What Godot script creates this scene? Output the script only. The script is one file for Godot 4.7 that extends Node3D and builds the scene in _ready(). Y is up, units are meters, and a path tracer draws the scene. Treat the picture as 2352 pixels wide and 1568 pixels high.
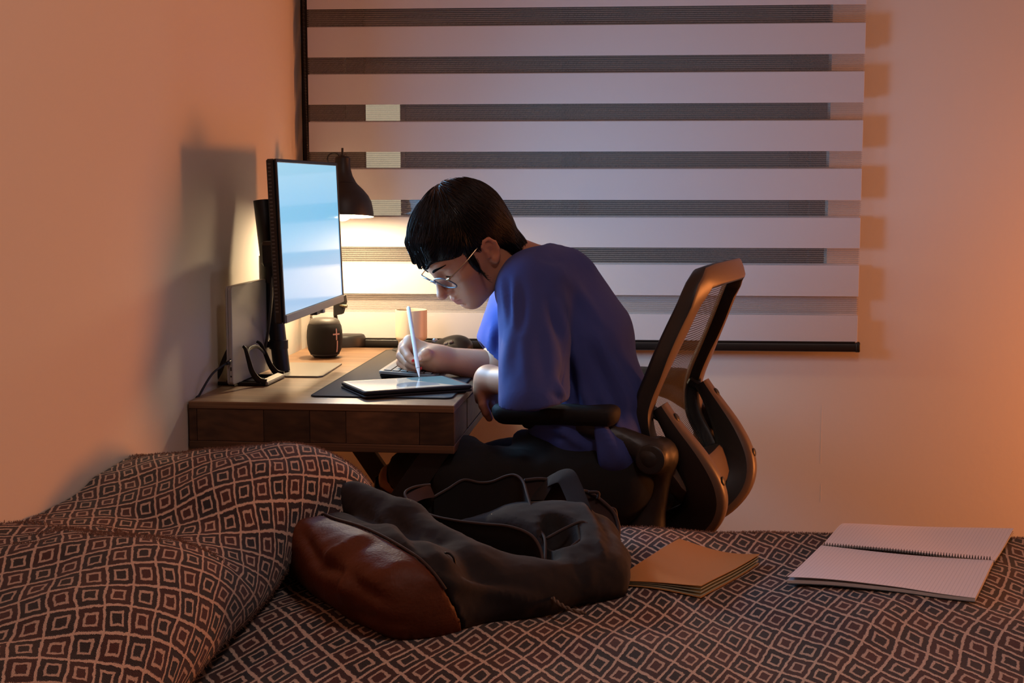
extends Node3D


func _ready() -> void:
	var cam := Camera3D.new()
	cam.name = "camera"
	cam.position = EYE
	cam.basis = look
	cam.fov = rad_to_deg(2.0 * atan(784.0 / 3200.0))
	cam.near = 0.05
	cam.far = 60.0
	add_child(cam)
	cam.current = true

	var env := Environment.new()
	env.background_mode = Environment.BG_COLOR
	env.background_color = Color(0.030, 0.034, 0.042)
	env.tonemap_mode = Environment.TONE_MAPPER_LINEAR
	env.tonemap_exposure = 1.0
	env.sdfgi_enabled = true
	env.ssao_enabled = true
	env.ssil_enabled = true
	var we := WorldEnvironment.new()
	we.name = "surroundings"
	we.environment = env
	add_child(we)

	light_orange(Vector3(2.3, 0.72, -3.42), Vector3(-1.0, 0.06, 0.10), 3.6)
	added_fill_lamp(Vector3(0.4, 0, -1.2), 0.85)
	build_room()
	build_window()
	build_blind()
	build_desk()
	build_bed()
	build_monitor()
	build_desk_lamp()
	build_desk_things()
	build_bed_things()
	build_backpack()
	build_chair()
	build_person()
# ---------------------------------------------------------------- mesh building
class Geo:
	var v := PackedVector3Array()
	var uv := PackedVector2Array()
	var col := PackedColorArray()
	var idx := PackedInt32Array()
	var tint := Color.WHITE
	var use_uv := false
	var use_col := false

	func vert(p: Vector3, t := Vector2.ZERO) -> int:
		v.append(p)
		uv.append(t)
		col.append(tint)
		return v.size() - 1

	func tri(a: int, b: int, c: int) -> void:
		idx.append(a)
		idx.append(b)
		idx.append(c)

	func quad(a: int, b: int, c: int, d: int) -> void:
		tri(a, b, c)
		tri(a, c, d)

	# a chamfered box; corners counted by bits x, y, z
	func box(xf: Transform3D, size: Vector3, bevel := 0.0) -> void:
		var h := size * 0.5
		var b := minf(bevel, minf(h.x, minf(h.y, h.z)) * 0.95)
		var base := v.size()
		for c in 8:
			var s := Vector3(1 if c & 1 else -1, 1 if c & 2 else -1, 1 if c & 4 else -1)
			for ax in 3:
				var q := Vector3(s.x * (h.x - b), s.y * (h.y - b), s.z * (h.z - b))
				q[ax] = s[ax] * h[ax]
				vert(xf * q)
		var faces := [[1, 3, 7, 5, 0], [0, 4, 6, 2, 0], [2, 6, 7, 3, 1], [0, 1, 5, 4, 1], [4, 5, 7, 6, 2], [0, 2, 3, 1, 2]]
		for f in faces:
			var ax: int = f[4]
			quad(base + f[0] * 3 + ax, base + f[1] * 3 + ax, base + f[2] * 3 + ax, base + f[3] * 3 + ax)
		if b <= 0.0:
			return
		for e in [[0, 1], [2, 3], [4, 5], [6, 7], [0, 2], [1, 3], [4, 6], [5, 7], [0, 4], [1, 5], [2, 6], [3, 7]]:
			var c0: int = e[0]
			var c1: int = e[1]
			var ax := 0 if c0 ^ c1 == 1 else (1 if c0 ^ c1 == 2 else 2)
			var a1 := (ax + 1) % 3
			var a2 := (ax + 2) % 3
			out_quad(base + c0 * 3 + a1, base + c1 * 3 + a1, base + c1 * 3 + a2, base + c0 * 3 + a2, xf.origin)
		for c in 8:
			out_tri(base + c * 3, base + c * 3 + 1, base + c * 3 + 2, xf.origin)

	func out_tri(a: int, b: int, c: int, from: Vector3) -> void:
		var n := (v[b] - v[a]).cross(v[c] - v[a])
		if n.dot(v[a] + v[b] + v[c] - from * 3.0) < 0.0:
			tri(a, c, b)
		else:
			tri(a, b, c)

	func out_quad(a: int, b: int, c: int, d: int, from: Vector3) -> void:
		var n := (v[b] - v[a]).cross(v[c] - v[a])
		if n.dot(v[a] + v[c] - from * 2.0) < 0.0:
			quad(a, d, c, b)
		else:
			quad(a, b, c, d)

	# profile: (radius, height) from bottom to top; turned round local y
	func lathe(xf: Transform3D, profile: Array, segs := 32, cap_low := true, cap_high := true) -> void:
		var base := v.size()
		var n := profile.size()
		for i in n:
			for k in segs:
				var a := TAU * k / segs
				var pr: Vector2 = profile[i]
				vert(xf * Vector3(cos(a) * pr.x, pr.y, -sin(a) * pr.x), Vector2(float(k) / segs, float(i) / maxf(1, n - 1)))
		for i in n - 1:
			for k in segs:
				var k2 := (k + 1) % segs
				quad(base + i * segs + k, base + i * segs + k2, base + (i + 1) * segs + k2, base + (i + 1) * segs + k)
		if cap_low:
			var c := vert(xf * Vector3(0, (profile[0] as Vector2).y, 0))
			for k in segs:
				tri(c, base + (k + 1) % segs, base + k)
		if cap_high:
			var c := vert(xf * Vector3(0, (profile[n - 1] as Vector2).y, 0))
			for k in segs:
				tri(c, base + (n - 1) * segs + k, base + (n - 1) * segs + (k + 1) % segs)

	# a tube along points; radius: a number or an array; squash flattens the cross-section along `flat`
	func tube(pts: Array, radius, segs := 10, closed := false, flat := Vector3.ZERO, squash := 1.0, caps := true) -> void:
		var n := pts.size()
		var base := v.size()
		var u := Vector3.ZERO
		for i in n:
			var p: Vector3 = pts[i]
			var prev: Vector3 = pts[(i - 1 + n) % n] if (i > 0 or closed) else pts[i]
			var next: Vector3 = pts[(i + 1) % n] if (i < n - 1 or closed) else pts[i]
			var t := (next - prev).normalized()
			if flat != Vector3.ZERO:
				u = (flat - t * flat.dot(t)).normalized()
			elif u == Vector3.ZERO:
				var ref := Vector3.UP if absf(t.y) < 0.9 else Vector3.RIGHT
				u = (ref - t * ref.dot(t)).normalized()
			else:
				u = (u - t * u.dot(t)).normalized()
			var w := t.cross(u)
			var r: float = radius[i] if radius is Array else radius
			for k in segs:
				var a := TAU * k / segs
				vert(p + u * (cos(a) * r * squash) + w * (sin(a) * r), Vector2(float(k) / segs, float(i)))
		for i in (n if closed else n - 1):
			var i2 := (i + 1) % n
			for k in segs:
				var k2 := (k + 1) % segs
				quad(base + i * segs + k, base + i * segs + k2, base + i2 * segs + k2, base + i2 * segs + k)
		if caps and not closed:
			var c0 := vert(pts[0])
			var c1 := vert(pts[n - 1])
			for k in segs:
				tri(c0, base + (k + 1) % segs, base + k)
				tri(c1, base + (n - 1) * segs + k, base + (n - 1) * segs + (k + 1) % segs)

	# f(s, t) with s, t in 0..1; faces look along ds x dt
	func grid(f: Callable, nu: int, nv: int, uvs := Vector2.ONE, wrap_u := false) -> void:
		use_uv = true
		var base := v.size()
		var cols := nu if wrap_u else nu + 1
		for j in nv + 1:
			for i in cols:
				var s := float(i) / nu
				var t := float(j) / nv
				vert(f.call(s, t), Vector2(s * uvs.x, t * uvs.y))
		for j in nv:
			for i in nu:
				var i2 := (i + 1) % cols
				quad(base + j * cols + i, base + j * cols + i2, base + (j + 1) * cols + i2, base + (j + 1) * cols + i)

	# polygon in local x, y (counter-clockwise), extruded along local z from -depth/2 to depth/2, edges chamfered
	func prism(poly: PackedVector2Array, depth: float, xf: Transform3D, bevel := 0.0) -> void:
		if Geometry2D.is_polygon_clockwise(poly):
			poly.reverse()
		var n := poly.size()
		var inner := PackedVector2Array()
		for i in n:
			var a := (poly[i] - poly[(i - 1 + n) % n]).normalized()
			var b := (poly[(i + 1) % n] - poly[i]).normalized()
			var na := Vector2(-a.y, a.x)
			var nb := Vector2(-b.y, b.x)
			var m := na + nb
			m = m / maxf(0.35, m.length_squared() * 0.5)
			inner.append(poly[i] + m * bevel)
		var z := depth * 0.5
		var rings: Array = [[inner, -z], [poly, -z + bevel], [poly, z - bevel], [inner, z]] if bevel > 0.0 else [[poly, -z], [poly, z]]
		var base := v.size()
		for r in rings:
			for p: Vector2 in r[0]:
				vert(xf * Vector3(p.x, p.y, r[1]))
		for r in rings.size() - 1:
			for i in n:
				var i2 := (i + 1) % n
				quad(base + r * n + i, base + r * n + i2, base + (r + 1) * n + i2, base + (r + 1) * n + i)
		var t := Geometry2D.triangulate_polygon(inner if bevel > 0.0 else poly)
		var top := base + (rings.size() - 1) * n
		for i in t.size() / 3:
			var a := t[i * 3]
			var b := t[i * 3 + 1]
			var c := t[i * 3 + 2]
			var pp := inner if bevel > 0.0 else poly
			if (pp[b] - pp[a]).cross(pp[c] - pp[a]) < 0.0:
				var s := b
				b = c
				c = s
			tri(top + a, top + b, top + c)
			tri(base + a, base + c, base + b)

	func append_geo(o: Geo) -> void:
		var base := v.size()
		v.append_array(o.v)
		uv.append_array(o.uv)
		col.append_array(o.col)
		for i in o.idx:
			idx.append(base + i)
		use_uv = use_uv or o.use_uv
		use_col = use_col or o.use_col

	# crease: faces that meet at less than this many degrees are shaded smooth; 180 keeps the index
	func mesh(crease := 35.0) -> ArrayMesh:
		var nf := idx.size() / 3
		var fn := PackedVector3Array()
		fn.resize(nf)
		var arr := []
		arr.resize(Mesh.ARRAY_MAX)
		if crease >= 180.0:
			var nn := PackedVector3Array()
			nn.resize(v.size())
			for i in nf:
				var a := idx[i * 3]
				var b := idx[i * 3 + 1]
				var c := idx[i * 3 + 2]
				var n := (v[b] - v[a]).cross(v[c] - v[a])
				nn[a] += n
				nn[b] += n
				nn[c] += n
			for i in nn.size():
				nn[i] = nn[i].normalized()
			var ix := idx.duplicate()
			for i in nf:
				ix[i * 3 + 1] = idx[i * 3 + 2]
				ix[i * 3 + 2] = idx[i * 3 + 1]
			arr[Mesh.ARRAY_VERTEX] = v
			arr[Mesh.ARRAY_NORMAL] = nn
			if use_uv:
				arr[Mesh.ARRAY_TEX_UV] = uv
			if use_col:
				arr[Mesh.ARRAY_COLOR] = col
			arr[Mesh.ARRAY_INDEX] = ix
		else:
			var near := []
			near.resize(v.size())
			for i in nf:
				var a := v[idx[i * 3]]
				fn[i] = (v[idx[i * 3 + 1]] - a).cross(v[idx[i * 3 + 2]] - a)
				for k in 3:
					var q := idx[i * 3 + k]
					if near[q] == null:
						near[q] = PackedInt32Array([i])
					else:
						near[q].append(i)
			var lim := cos(deg_to_rad(crease))
			var ov := PackedVector3Array()
			var on := PackedVector3Array()
			var ou := PackedVector2Array()
			var oc := PackedColorArray()
			for i in nf:
				var me := fn[i].normalized()
				for k in [0, 2, 1]:
					var q := idx[i * 3 + k]
					var s := Vector3.ZERO
					for j: int in near[q]:
						if fn[j].normalized().dot(me) > lim:
							s += fn[j]
					ov.append(v[q])
					on.append(s.normalized() if s.length_squared() > 0.0 else me)
					ou.append(uv[q])
					oc.append(col[q])
			arr[Mesh.ARRAY_VERTEX] = ov
			arr[Mesh.ARRAY_NORMAL] = on
			if use_uv:
				arr[Mesh.ARRAY_TEX_UV] = ou
			if use_col:
				arr[Mesh.ARRAY_COLOR] = oc
		var m := ArrayMesh.new()
		m.add_surface_from_arrays(Mesh.PRIMITIVE_TRIANGLES, arr)
		return m


# ---------------------------------------------------------------- smooth blends of tapered capsules and ellipsoids, meshed as surface nets
class Field:
	var kind := PackedInt32Array()      # 0 capsule, 1 ellipsoid, 2 half-space, 3 box
	var op := PackedInt32Array()        # 0 join, 1 carve, 2 keep inside
	var blend := PackedFloat32Array()
	var pa := PackedVector3Array()
	var pb := PackedVector3Array()
	var ra := PackedFloat32Array()
	var rb := PackedFloat32Array()
	var turn: Array[Basis] = []

	func cap(a: Vector3, b: Vector3, r0: float, r1: float, k := 0.02, o := 0) -> void:
		_add(0, o, k, a, b, r0, r1, Basis())

	func ball(c: Vector3, r: Vector3, b := Basis(), k := 0.02, o := 0) -> void:
		_add(1, o, k, c, r, 0, 0, b.transposed())

	func keep(p: Vector3, n: Vector3, k := 0.004) -> void:      # keeps what lies behind the plane
		_add(2, 2, k, p, n.normalized(), 0, 0, Basis())

	func brick(c: Vector3, half: Vector3, b: Basis, r: float, k := 0.01, o := 0) -> void:
		_add(3, o, k, c, half, r, 0, b.transposed())

	func _add(t: int, o: int, k: float, a: Vector3, b: Vector3, r0: float, r1: float, bs: Basis) -> void:
		kind.append(t)
		op.append(o)
		blend.append(k)
		pa.append(a)
		pb.append(b)
		ra.append(r0)
		rb.append(r1)
		turn.append(bs)

	func one(i: int, p: Vector3) -> float:
		match kind[i]:
			0:
				var ab := pb[i] - pa[i]
				var t := clampf((p - pa[i]).dot(ab) / maxf(1e-9, ab.length_squared()), 0.0, 1.0)
				return p.distance_to(pa[i] + ab * t) - lerpf(ra[i], rb[i], t)
			1:
				var q := turn[i] * (p - pa[i])
				var k0 := (q / pb[i]).length()
				var k1 := (q / (pb[i] * pb[i])).length()
				return k0 * (k0 - 1.0) / maxf(k1, 1e-6)
			2:
				return (p - pa[i]).dot(pb[i])
			_:
				var q := (turn[i] * (p - pa[i])).abs() - pb[i] + Vector3.ONE * ra[i]
				return q.max(Vector3.ZERO).length() + minf(maxf(q.x, maxf(q.y, q.z)), 0.0) - ra[i]

	func at(p: Vector3, list: PackedInt32Array) -> float:
		var d := 1e3
		for i in list:
			var e := one(i, p)
			var k := blend[i]
			match op[i]:
				0:
					var h := maxf(k - absf(d - e), 0.0) / k
					d = minf(d, e) - h * h * k * 0.25
				1:
					var h := maxf(k - absf(d + e), 0.0) / k
					d = maxf(d, -e) + h * h * k * 0.25
				2:
					var h := maxf(k - absf(d - e), 0.0) / k
					d = maxf(d, e) + h * h * k * 0.25
		return d

	func dist(p: Vector3) -> float:
		return at(p, PackedInt32Array(range(kind.size())))

	# visits only the blocks of 8 x 8 x 8 cells that the surface can pass through
	func mesh_into(g: Geo, lo: Vector3, hi: Vector3, cell: float, shade = null) -> void:
		var nb := Vector3i(((hi - lo) / (cell * 8.0)).ceil())
		var n := nb * 8 + Vector3i.ONE
		var sy := n.x
		var sz := n.x * n.y
		var val := PackedFloat32Array()
		val.resize(n.x * n.y * n.z)
		val.fill(9.0)
		var half := cell * 4.0 * 1.7321
		var blocks: Array[Vector3i] = []
		var all := PackedInt32Array(range(kind.size()))
		for bz in nb.z:
			for by in nb.y:
				for bx in nb.x:
					var c := lo + (Vector3(bx, by, bz) * 8.0 + Vector3.ONE * 4.0) * cell
					if absf(at(c, all)) > half * 1.35 + cell:
						continue
					blocks.append(Vector3i(bx, by, bz))
					var near := PackedInt32Array()
					for i in all:
						if one(i, c) < half * 2.2 + blend[i] * 1.3 or op[i] == 2:
							near.append(i)
					for k in 9:
						for j in 9:
							var at0 := (bz * 8 + k) * sz + (by * 8 + j) * sy + bx * 8
							for i in 9:
								if val[at0 + i] == 9.0:
									val[at0 + i] = at(lo + Vector3(bx * 8 + i, by * 8 + j, bz * 8 + k) * cell, near)
		var ids := PackedInt32Array()
		ids.resize(val.size())
		ids.fill(-1)
		for b in blocks:
			for k in 8:
				for j in 8:
					for i in 8:
						var o := (b.z * 8 + k) * sz + (b.y * 8 + j) * sy + b.x * 8 + i
						var inside := 0
						for q in 8:
							if val[o + (q & 1) + (sy if q & 2 else 0) + (sz if q & 4 else 0)] < 0.0:
								inside += 1
						if inside == 0 or inside == 8:
							continue
						var s := Vector3.ZERO
						var cnt := 0
						for q in 8:
							var oq := o + (q & 1) + (sy if q & 2 else 0) + (sz if q & 4 else 0)
							for ax in 3:
								if q & (1 << ax):
									continue
								var v1 := val[oq]
								var v2 := val[oq + (1 if ax == 0 else (sy if ax == 1 else sz))]
								if (v1 < 0.0) != (v2 < 0.0):
									var p := Vector3(q & 1, (q >> 1) & 1, (q >> 2) & 1)
									p[ax] = v1 / (v1 - v2)
									s += p
									cnt += 1
						var w := lo + (Vector3(b.x * 8 + i, b.y * 8 + j, b.z * 8 + k) + s / cnt) * cell
						if shade != null:
							g.tint = shade.call(w)
						ids[o] = g.vert(w)
		for b in blocks:
			for k in 8:
				for j in 8:
					for i in 8:
						var o := (b.z * 8 + k) * sz + (b.y * 8 + j) * sy + b.x * 8 + i
						var v1 := val[o]
						for ax in 3:
							var step: int = [1, sy, sz][ax]
							var d1: int = [sy, sz, 1][ax]
							var d2: int = [sz, 1, sy][ax]
							var v2 := val[o + step]
							if (v1 < 0.0) == (v2 < 0.0) or o - d1 - d2 < 0:
								continue
							var a := ids[o - d1 - d2]
							var c0 := ids[o - d2]
							var c1 := ids[o]
							var c2 := ids[o - d1]
							if a < 0 or c0 < 0 or c1 < 0 or c2 < 0:
								continue
							if v1 < 0.0:
								g.quad(a, c0, c1, c2)
							else:
								g.quad(a, c2, c1, c0)
		g.tint = Color.WHITE


# ---------------------------------------------------------------- nodes
var used := {}


func numbered(called: String) -> String:
	used[called] = used.get(called, -1) + 1
	return called if used[called] == 0 else "%s_%03d" % [called, used[called]]


func thing(called: String, label: String, category: String, at := Vector3.ZERO, turn := 0.0, group := "") -> Node3D:
	var o := Node3D.new()
	o.name = numbered(called)
	add_child(o)
	o.position = at
	o.rotation.y = turn
	meta(o, label, category, group)
	return o


func meta(o: Node, label: String, category := "", group := "") -> Node:
	if label:
		o.set_meta("label", label)
	if category:
		o.set_meta("category", category)
	if group:
		o.set_meta("group", group)
	return o


func part(called: String, m: Mesh, mat: Material, parent: Node, label := "") -> MeshInstance3D:
	var o := MeshInstance3D.new()
	o.name = called
	o.mesh = m
	o.material_override = mat
	parent.add_child(o, true)
	if label:
		o.set_meta("label", label)
	return o


func lone(called: String, m: Mesh, mat: Material, label: String, category: String, at := Vector3.ZERO, turn := 0.0, group := "") -> MeshInstance3D:
	var o := part(numbered(called), m, mat, self)
	o.position = at
	o.rotation.y = turn
	meta(o, label, category, group)
	return o


func setting(called: String, m: Mesh, mat: Material) -> MeshInstance3D:
	var o := part(called, m, mat, self)
	o.set_meta("kind", "structure")
	return o


func T(p := Vector3.ZERO, e := Vector3.ZERO) -> Transform3D:
	return Transform3D(Basis.from_euler(e), p)


func curve(pts: Array, per := 8, closed := false) -> Array:
	var out := []
	var n := pts.size()
	for i in (n if closed else n - 1):
		var a: Vector3 = pts[(i - 1 + n) % n] if closed else pts[maxi(i - 1, 0)]
		var b: Vector3 = pts[i]
		var c: Vector3 = pts[(i + 1) % n]
		var d: Vector3 = pts[(i + 2) % n] if closed else pts[mini(i + 2, n - 1)]
		for k in per:
			out.append(b.cubic_interpolate(c, a, d, float(k) / per))
	if not closed:
		out.append(pts[n - 1])
	return out


# ---------------------------------------------------------------- where a point of the photograph lies, for measuring
const EYE := Vector3(0, 1.176, 0)
var look := Basis.from_euler(Vector3(deg_to_rad(-6.4), deg_to_rad(4.3), 0))


func away(x: float, y: float, d: float) -> Vector3:
	return EYE + look * Vector3((x - 1176.0) / 3200.0, -(y - 784.0) / 3200.0, -1.0) * d


func on_y(x: float, y: float, h: float) -> Vector3:
	var r := look * Vector3((x - 1176.0) / 3200.0, -(y - 784.0) / 3200.0, -1.0)
	return EYE + r * ((h - EYE.y) / r.y)


# ---------------------------------------------------------------- materials
var mats := {}


func mat(key: String, color: Color, rough := 0.6, metal := 0.0, spec := 0.5) -> StandardMaterial3D:
	if mats.has(key):
		return mats[key]
	var m := StandardMaterial3D.new()
	m.resource_name = key
	m.albedo_color = color
	m.roughness = rough
	m.metallic = metal
	m.metallic_specular = spec
	mats[key] = m
	return m


func noise_tex(seed_: int, freq: float, size := 512, octaves := 4, as_normal := false, bump := 4.0, ramp: Gradient = null) -> NoiseTexture2D:
	var n := FastNoiseLite.new()
	n.seed = seed_
	n.frequency = freq
	n.fractal_octaves = octaves
	var t := NoiseTexture2D.new()
	t.width = size
	t.height = size
	t.seamless = true
	t.noise = n
	t.as_normal_map = as_normal
	t.bump_strength = bump
	if ramp:
		t.color_ramp = ramp
	return t


func relief(m: StandardMaterial3D, tex: Texture2D, cm: float, scale: Vector3, world := false) -> StandardMaterial3D:
	m.heightmap_enabled = true
	m.heightmap_texture = tex
	m.heightmap_scale = cm
	m.uv1_triplanar = true
	m.uv1_world_triplanar = world
	m.uv1_scale = scale
	return m


func ramp2(a: Color, b: Color, pa := 0.3, pb := 0.7) -> Gradient:
	var g := Gradient.new()
	g.set_color(0, a)
	g.set_offset(0, pa)
	g.set_color(1, b)
	g.set_offset(1, pb)
	return g
# ---------------------------------------------------------------- the room
const LEFT := -0.85
const BACK := -3.70
const RIGHT := 3.4
const FRONT := 1.0
const TOP := 2.6


func wall_paint(key: String, c: Color) -> StandardMaterial3D:
	var m := mat(key, c, 0.85)
	return relief(m, noise_tex(5, 0.035, 512, 5), 0.015, Vector3.ONE * 2.2, true)


func slab(lo: Vector3, hi: Vector3, g: Geo = null, bevel := 0.0) -> Geo:
	if g == null:
		g = Geo.new()
	g.box(T((lo + hi) * 0.5), hi - lo, bevel)
	return g


func light_orange(at: Vector3, towards: Vector3, energy: float) -> void:
	# an unseen orange lamp beyond the right edge, placed to light walls and chair
	var t := thing("unseen_floor_lamp", "unseen low black floor lamp out of view on the right, lighting the walls and chair orange", "lamp", Vector3(at.x, 0, at.z))
	var dark := mat("lamp_stand", Color(0.05, 0.05, 0.05), 0.45)
	var ax := towards.normalized()
	var side := ax.cross(Vector3.UP).normalized()
	var tb := Basis(side, ax, side.cross(ax))
	var g := Geo.new()
	g.lathe(T(), [Vector2(0.11, 0.0), Vector2(0.11, 0.015), Vector2(0.10, 0.022), Vector2(0.02, 0.028)], 32)
	part("base", g.mesh(), dark, t)
	g = Geo.new()
	g.tube(curve([Vector3(0, 0.02, 0), Vector3(0.02, at.y * 0.6, 0), Vector3(0, at.y, 0) - ax * 0.125], 8), 0.008, 12)
	part("pole", g.mesh(), dark, t)
	g = Geo.new()
	g.lathe(Transform3D(tb, Vector3(0, at.y, 0)), [Vector2(0.018, -0.125), Vector2(0.022, -0.075), Vector2(0.050, -0.045), Vector2(0.075, -0.012), Vector2(0.0735, -0.012), Vector2(0.048, -0.043), Vector2(0.020, -0.073)], 36, true, true)
	part("shade", g.mesh(), dark, t)
	g = Geo.new()
	var pr := []
	for i in 13:
		var a := -PI * 0.5 + PI * i / 12.0
		pr.append(Vector2(maxf(0.0005, 0.030 * cos(a)), 0.030 * sin(a) - 0.030))
	g.lathe(Transform3D(tb, Vector3(0, at.y, 0)), pr, 24, false, false)
	var glow := mat("orange_bulb_glow", Color(1.0, 0.6, 0.25), 0.4)
	glow.emission_enabled = true
	glow.emission = Color(1.0, 0.62, 0.30)
	glow.emission_energy_multiplier = 4.0
	part("bulb", g.mesh(180), glow, t)
	var l := SpotLight3D.new()
	l.name = "unseen_floor_lamp_light"
	l.light_color = Color(1.0, 0.57, 0.28)
	l.light_energy = energy
	l.light_size = 0.28
	l.spot_range = 9.0
	l.spot_angle = 80.0
	l.spot_attenuation = 2.0
	l.spot_angle_attenuation = 1.0
	l.shadow_enabled = true
	t.add_child(l)
	l.position = Vector3(0, at.y, 0) + ax * 0.055
	l.basis = Basis(side, side.cross(ax) * -1.0, -ax).orthonormalized() if false else Basis.looking_at(ax, Vector3.UP)


func added_fill_lamp(at: Vector3, energy: float) -> void:
	# an added fill light on the ceiling, out of view, brightening bed and walls
	var t := thing("added_fill_lamp", "added flat round ceiling lamp, unseen, giving fill light over the bed and room", "lamp", Vector3(at.x, TOP - 0.05, at.z))
	var g := Geo.new()
	g.lathe(T(), [Vector2(0.17, 0.0), Vector2(0.18, 0.01), Vector2(0.18, 0.05)], 40, false, true)
	part("rim", g.mesh(), mat("added_fill_lamp_rim", Color(0.85, 0.84, 0.82), 0.5), t)
	g = Geo.new()
	g.lathe(T(), [Vector2(0.168, 0.002), Vector2(0.168, 0.006)], 40, true, true)
	var glow := mat("added_fill_lamp_glow", Color(1, 0.9, 0.8), 0.5)
	glow.emission_enabled = true
	glow.emission = Color(1.0, 0.85, 0.78)
	glow.emission_energy_multiplier = 1.5
	part("diffuser", g.mesh(), glow, t)
	var l := AreaLight3D.new()
	l.name = "added_fill_lamp_light"
	l.area_size = Vector2(0.30, 0.30)
	l.light_color = Color(1.0, 0.92, 0.90)
	l.light_energy = energy
	l.area_range = 8.0
	l.area_attenuation = 2.0
	l.shadow_enabled = true
	t.add_child(l)
	l.transform = Transform3D(Basis(Vector3.RIGHT, -PI / 2), Vector3(0, -0.012, 0))


func build_room() -> void:
	var white := wall_paint("wall_paint", Color(0.87, 0.83, 0.78))
	var w := 0.15
	setting("wall_left", slab(Vector3(LEFT - w, 0, BACK - w), Vector3(LEFT, TOP, FRONT + w)).mesh(), white)
	setting("wall_right", slab(Vector3(RIGHT, 0, BACK - w), Vector3(RIGHT + w, TOP, FRONT + w)).mesh(), white)
	setting("wall_front", slab(Vector3(LEFT, 0, FRONT), Vector3(RIGHT, TOP, FRONT + w)).mesh(), white)
	var g := slab(Vector3(LEFT, 0, BACK - w), Vector3(RIGHT, 0.93, BACK))
	slab(Vector3(LEFT, 2.2, BACK - w), Vector3(RIGHT, TOP, BACK), g)
	slab(Vector3(0.548, 0.93, BACK - w), Vector3(RIGHT, 2.2, BACK), g)
	# a fine upright seam and a few specks in the plaster under the blind
	g.box(T(Vector3(0.545, 0.52, BACK)), Vector3(0.002, 0.16, 0.0006), 0.0002)
	g.box(T(Vector3(0.548, 0.36, BACK)), Vector3(0.002, 0.05, 0.0006), 0.0002)
	setting("wall_back", g.mesh(), white)
	var cm := mat("ceiling_paint", Color(0.86, 0.84, 0.81), 0.9)
	setting("ceiling", slab(Vector3(LEFT - w, TOP, BACK - w), Vector3(RIGHT + w, TOP + 0.1, FRONT + w)).mesh(), cm)
	var fm := mat("floor_laminate", Color(0.36, 0.26, 0.19), 0.45)
	var fg := slab(Vector3(LEFT - w, -0.10, BACK - w), Vector3(RIGHT + w, -0.006, FRONT + w))
	var fl := setting("floor", fg.mesh(), mat("underlay", Color(0.12, 0.1, 0.09), 0.9))
	var board := Geo.new()
	board.box(T(), Vector3(1.198, 0.012, 0.1885), 0.0015)
	var bm := board.mesh()
	var tones := [fm]
	for i in 3:
		var d := fm.duplicate() as StandardMaterial3D
		d.albedo_color = Color(0.36, 0.26, 0.19).darkened(0.07 * (i + 1))
		tones.append(d)
	var row := 0
	var z := FRONT - 0.095
	while z > BACK:
		var x := LEFT + 0.6 - 0.4 * (row % 3)
		while x < RIGHT + 0.5:
			if x - 0.6 >= LEFT - 0.41 and x + 0.6 < RIGHT + 0.9:
				var o := part("plank", bm, tones[(row * 7 + int(x * 5.0)) % 4], fl)
				var x0 := maxf(x - 0.599, LEFT)
				var x1 := minf(x + 0.599, RIGHT)
				if x1 > x0 + 0.02:
					o.position = Vector3((x0 + x1) * 0.5, -0.006, maxf(z, BACK + 0.09))
					o.scale.x = (x1 - x0) / 1.198
				else:
					o.free()
			x += 1.2
		z -= 0.19
		row += 1
	var bb := mat("baseboard_paint", Color(0.85, 0.83, 0.8), 0.5)
	setting("baseboard_back", slab(Vector3(LEFT, 0, BACK), Vector3(RIGHT, 0.08, BACK + 0.012), null, 0.003).mesh(), bb)
	setting("baseboard_right", slab(Vector3(RIGHT - 0.012, 0, BACK + 0.012), Vector3(RIGHT, 0.08, FRONT), null, 0.003).mesh(), bb)


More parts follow.
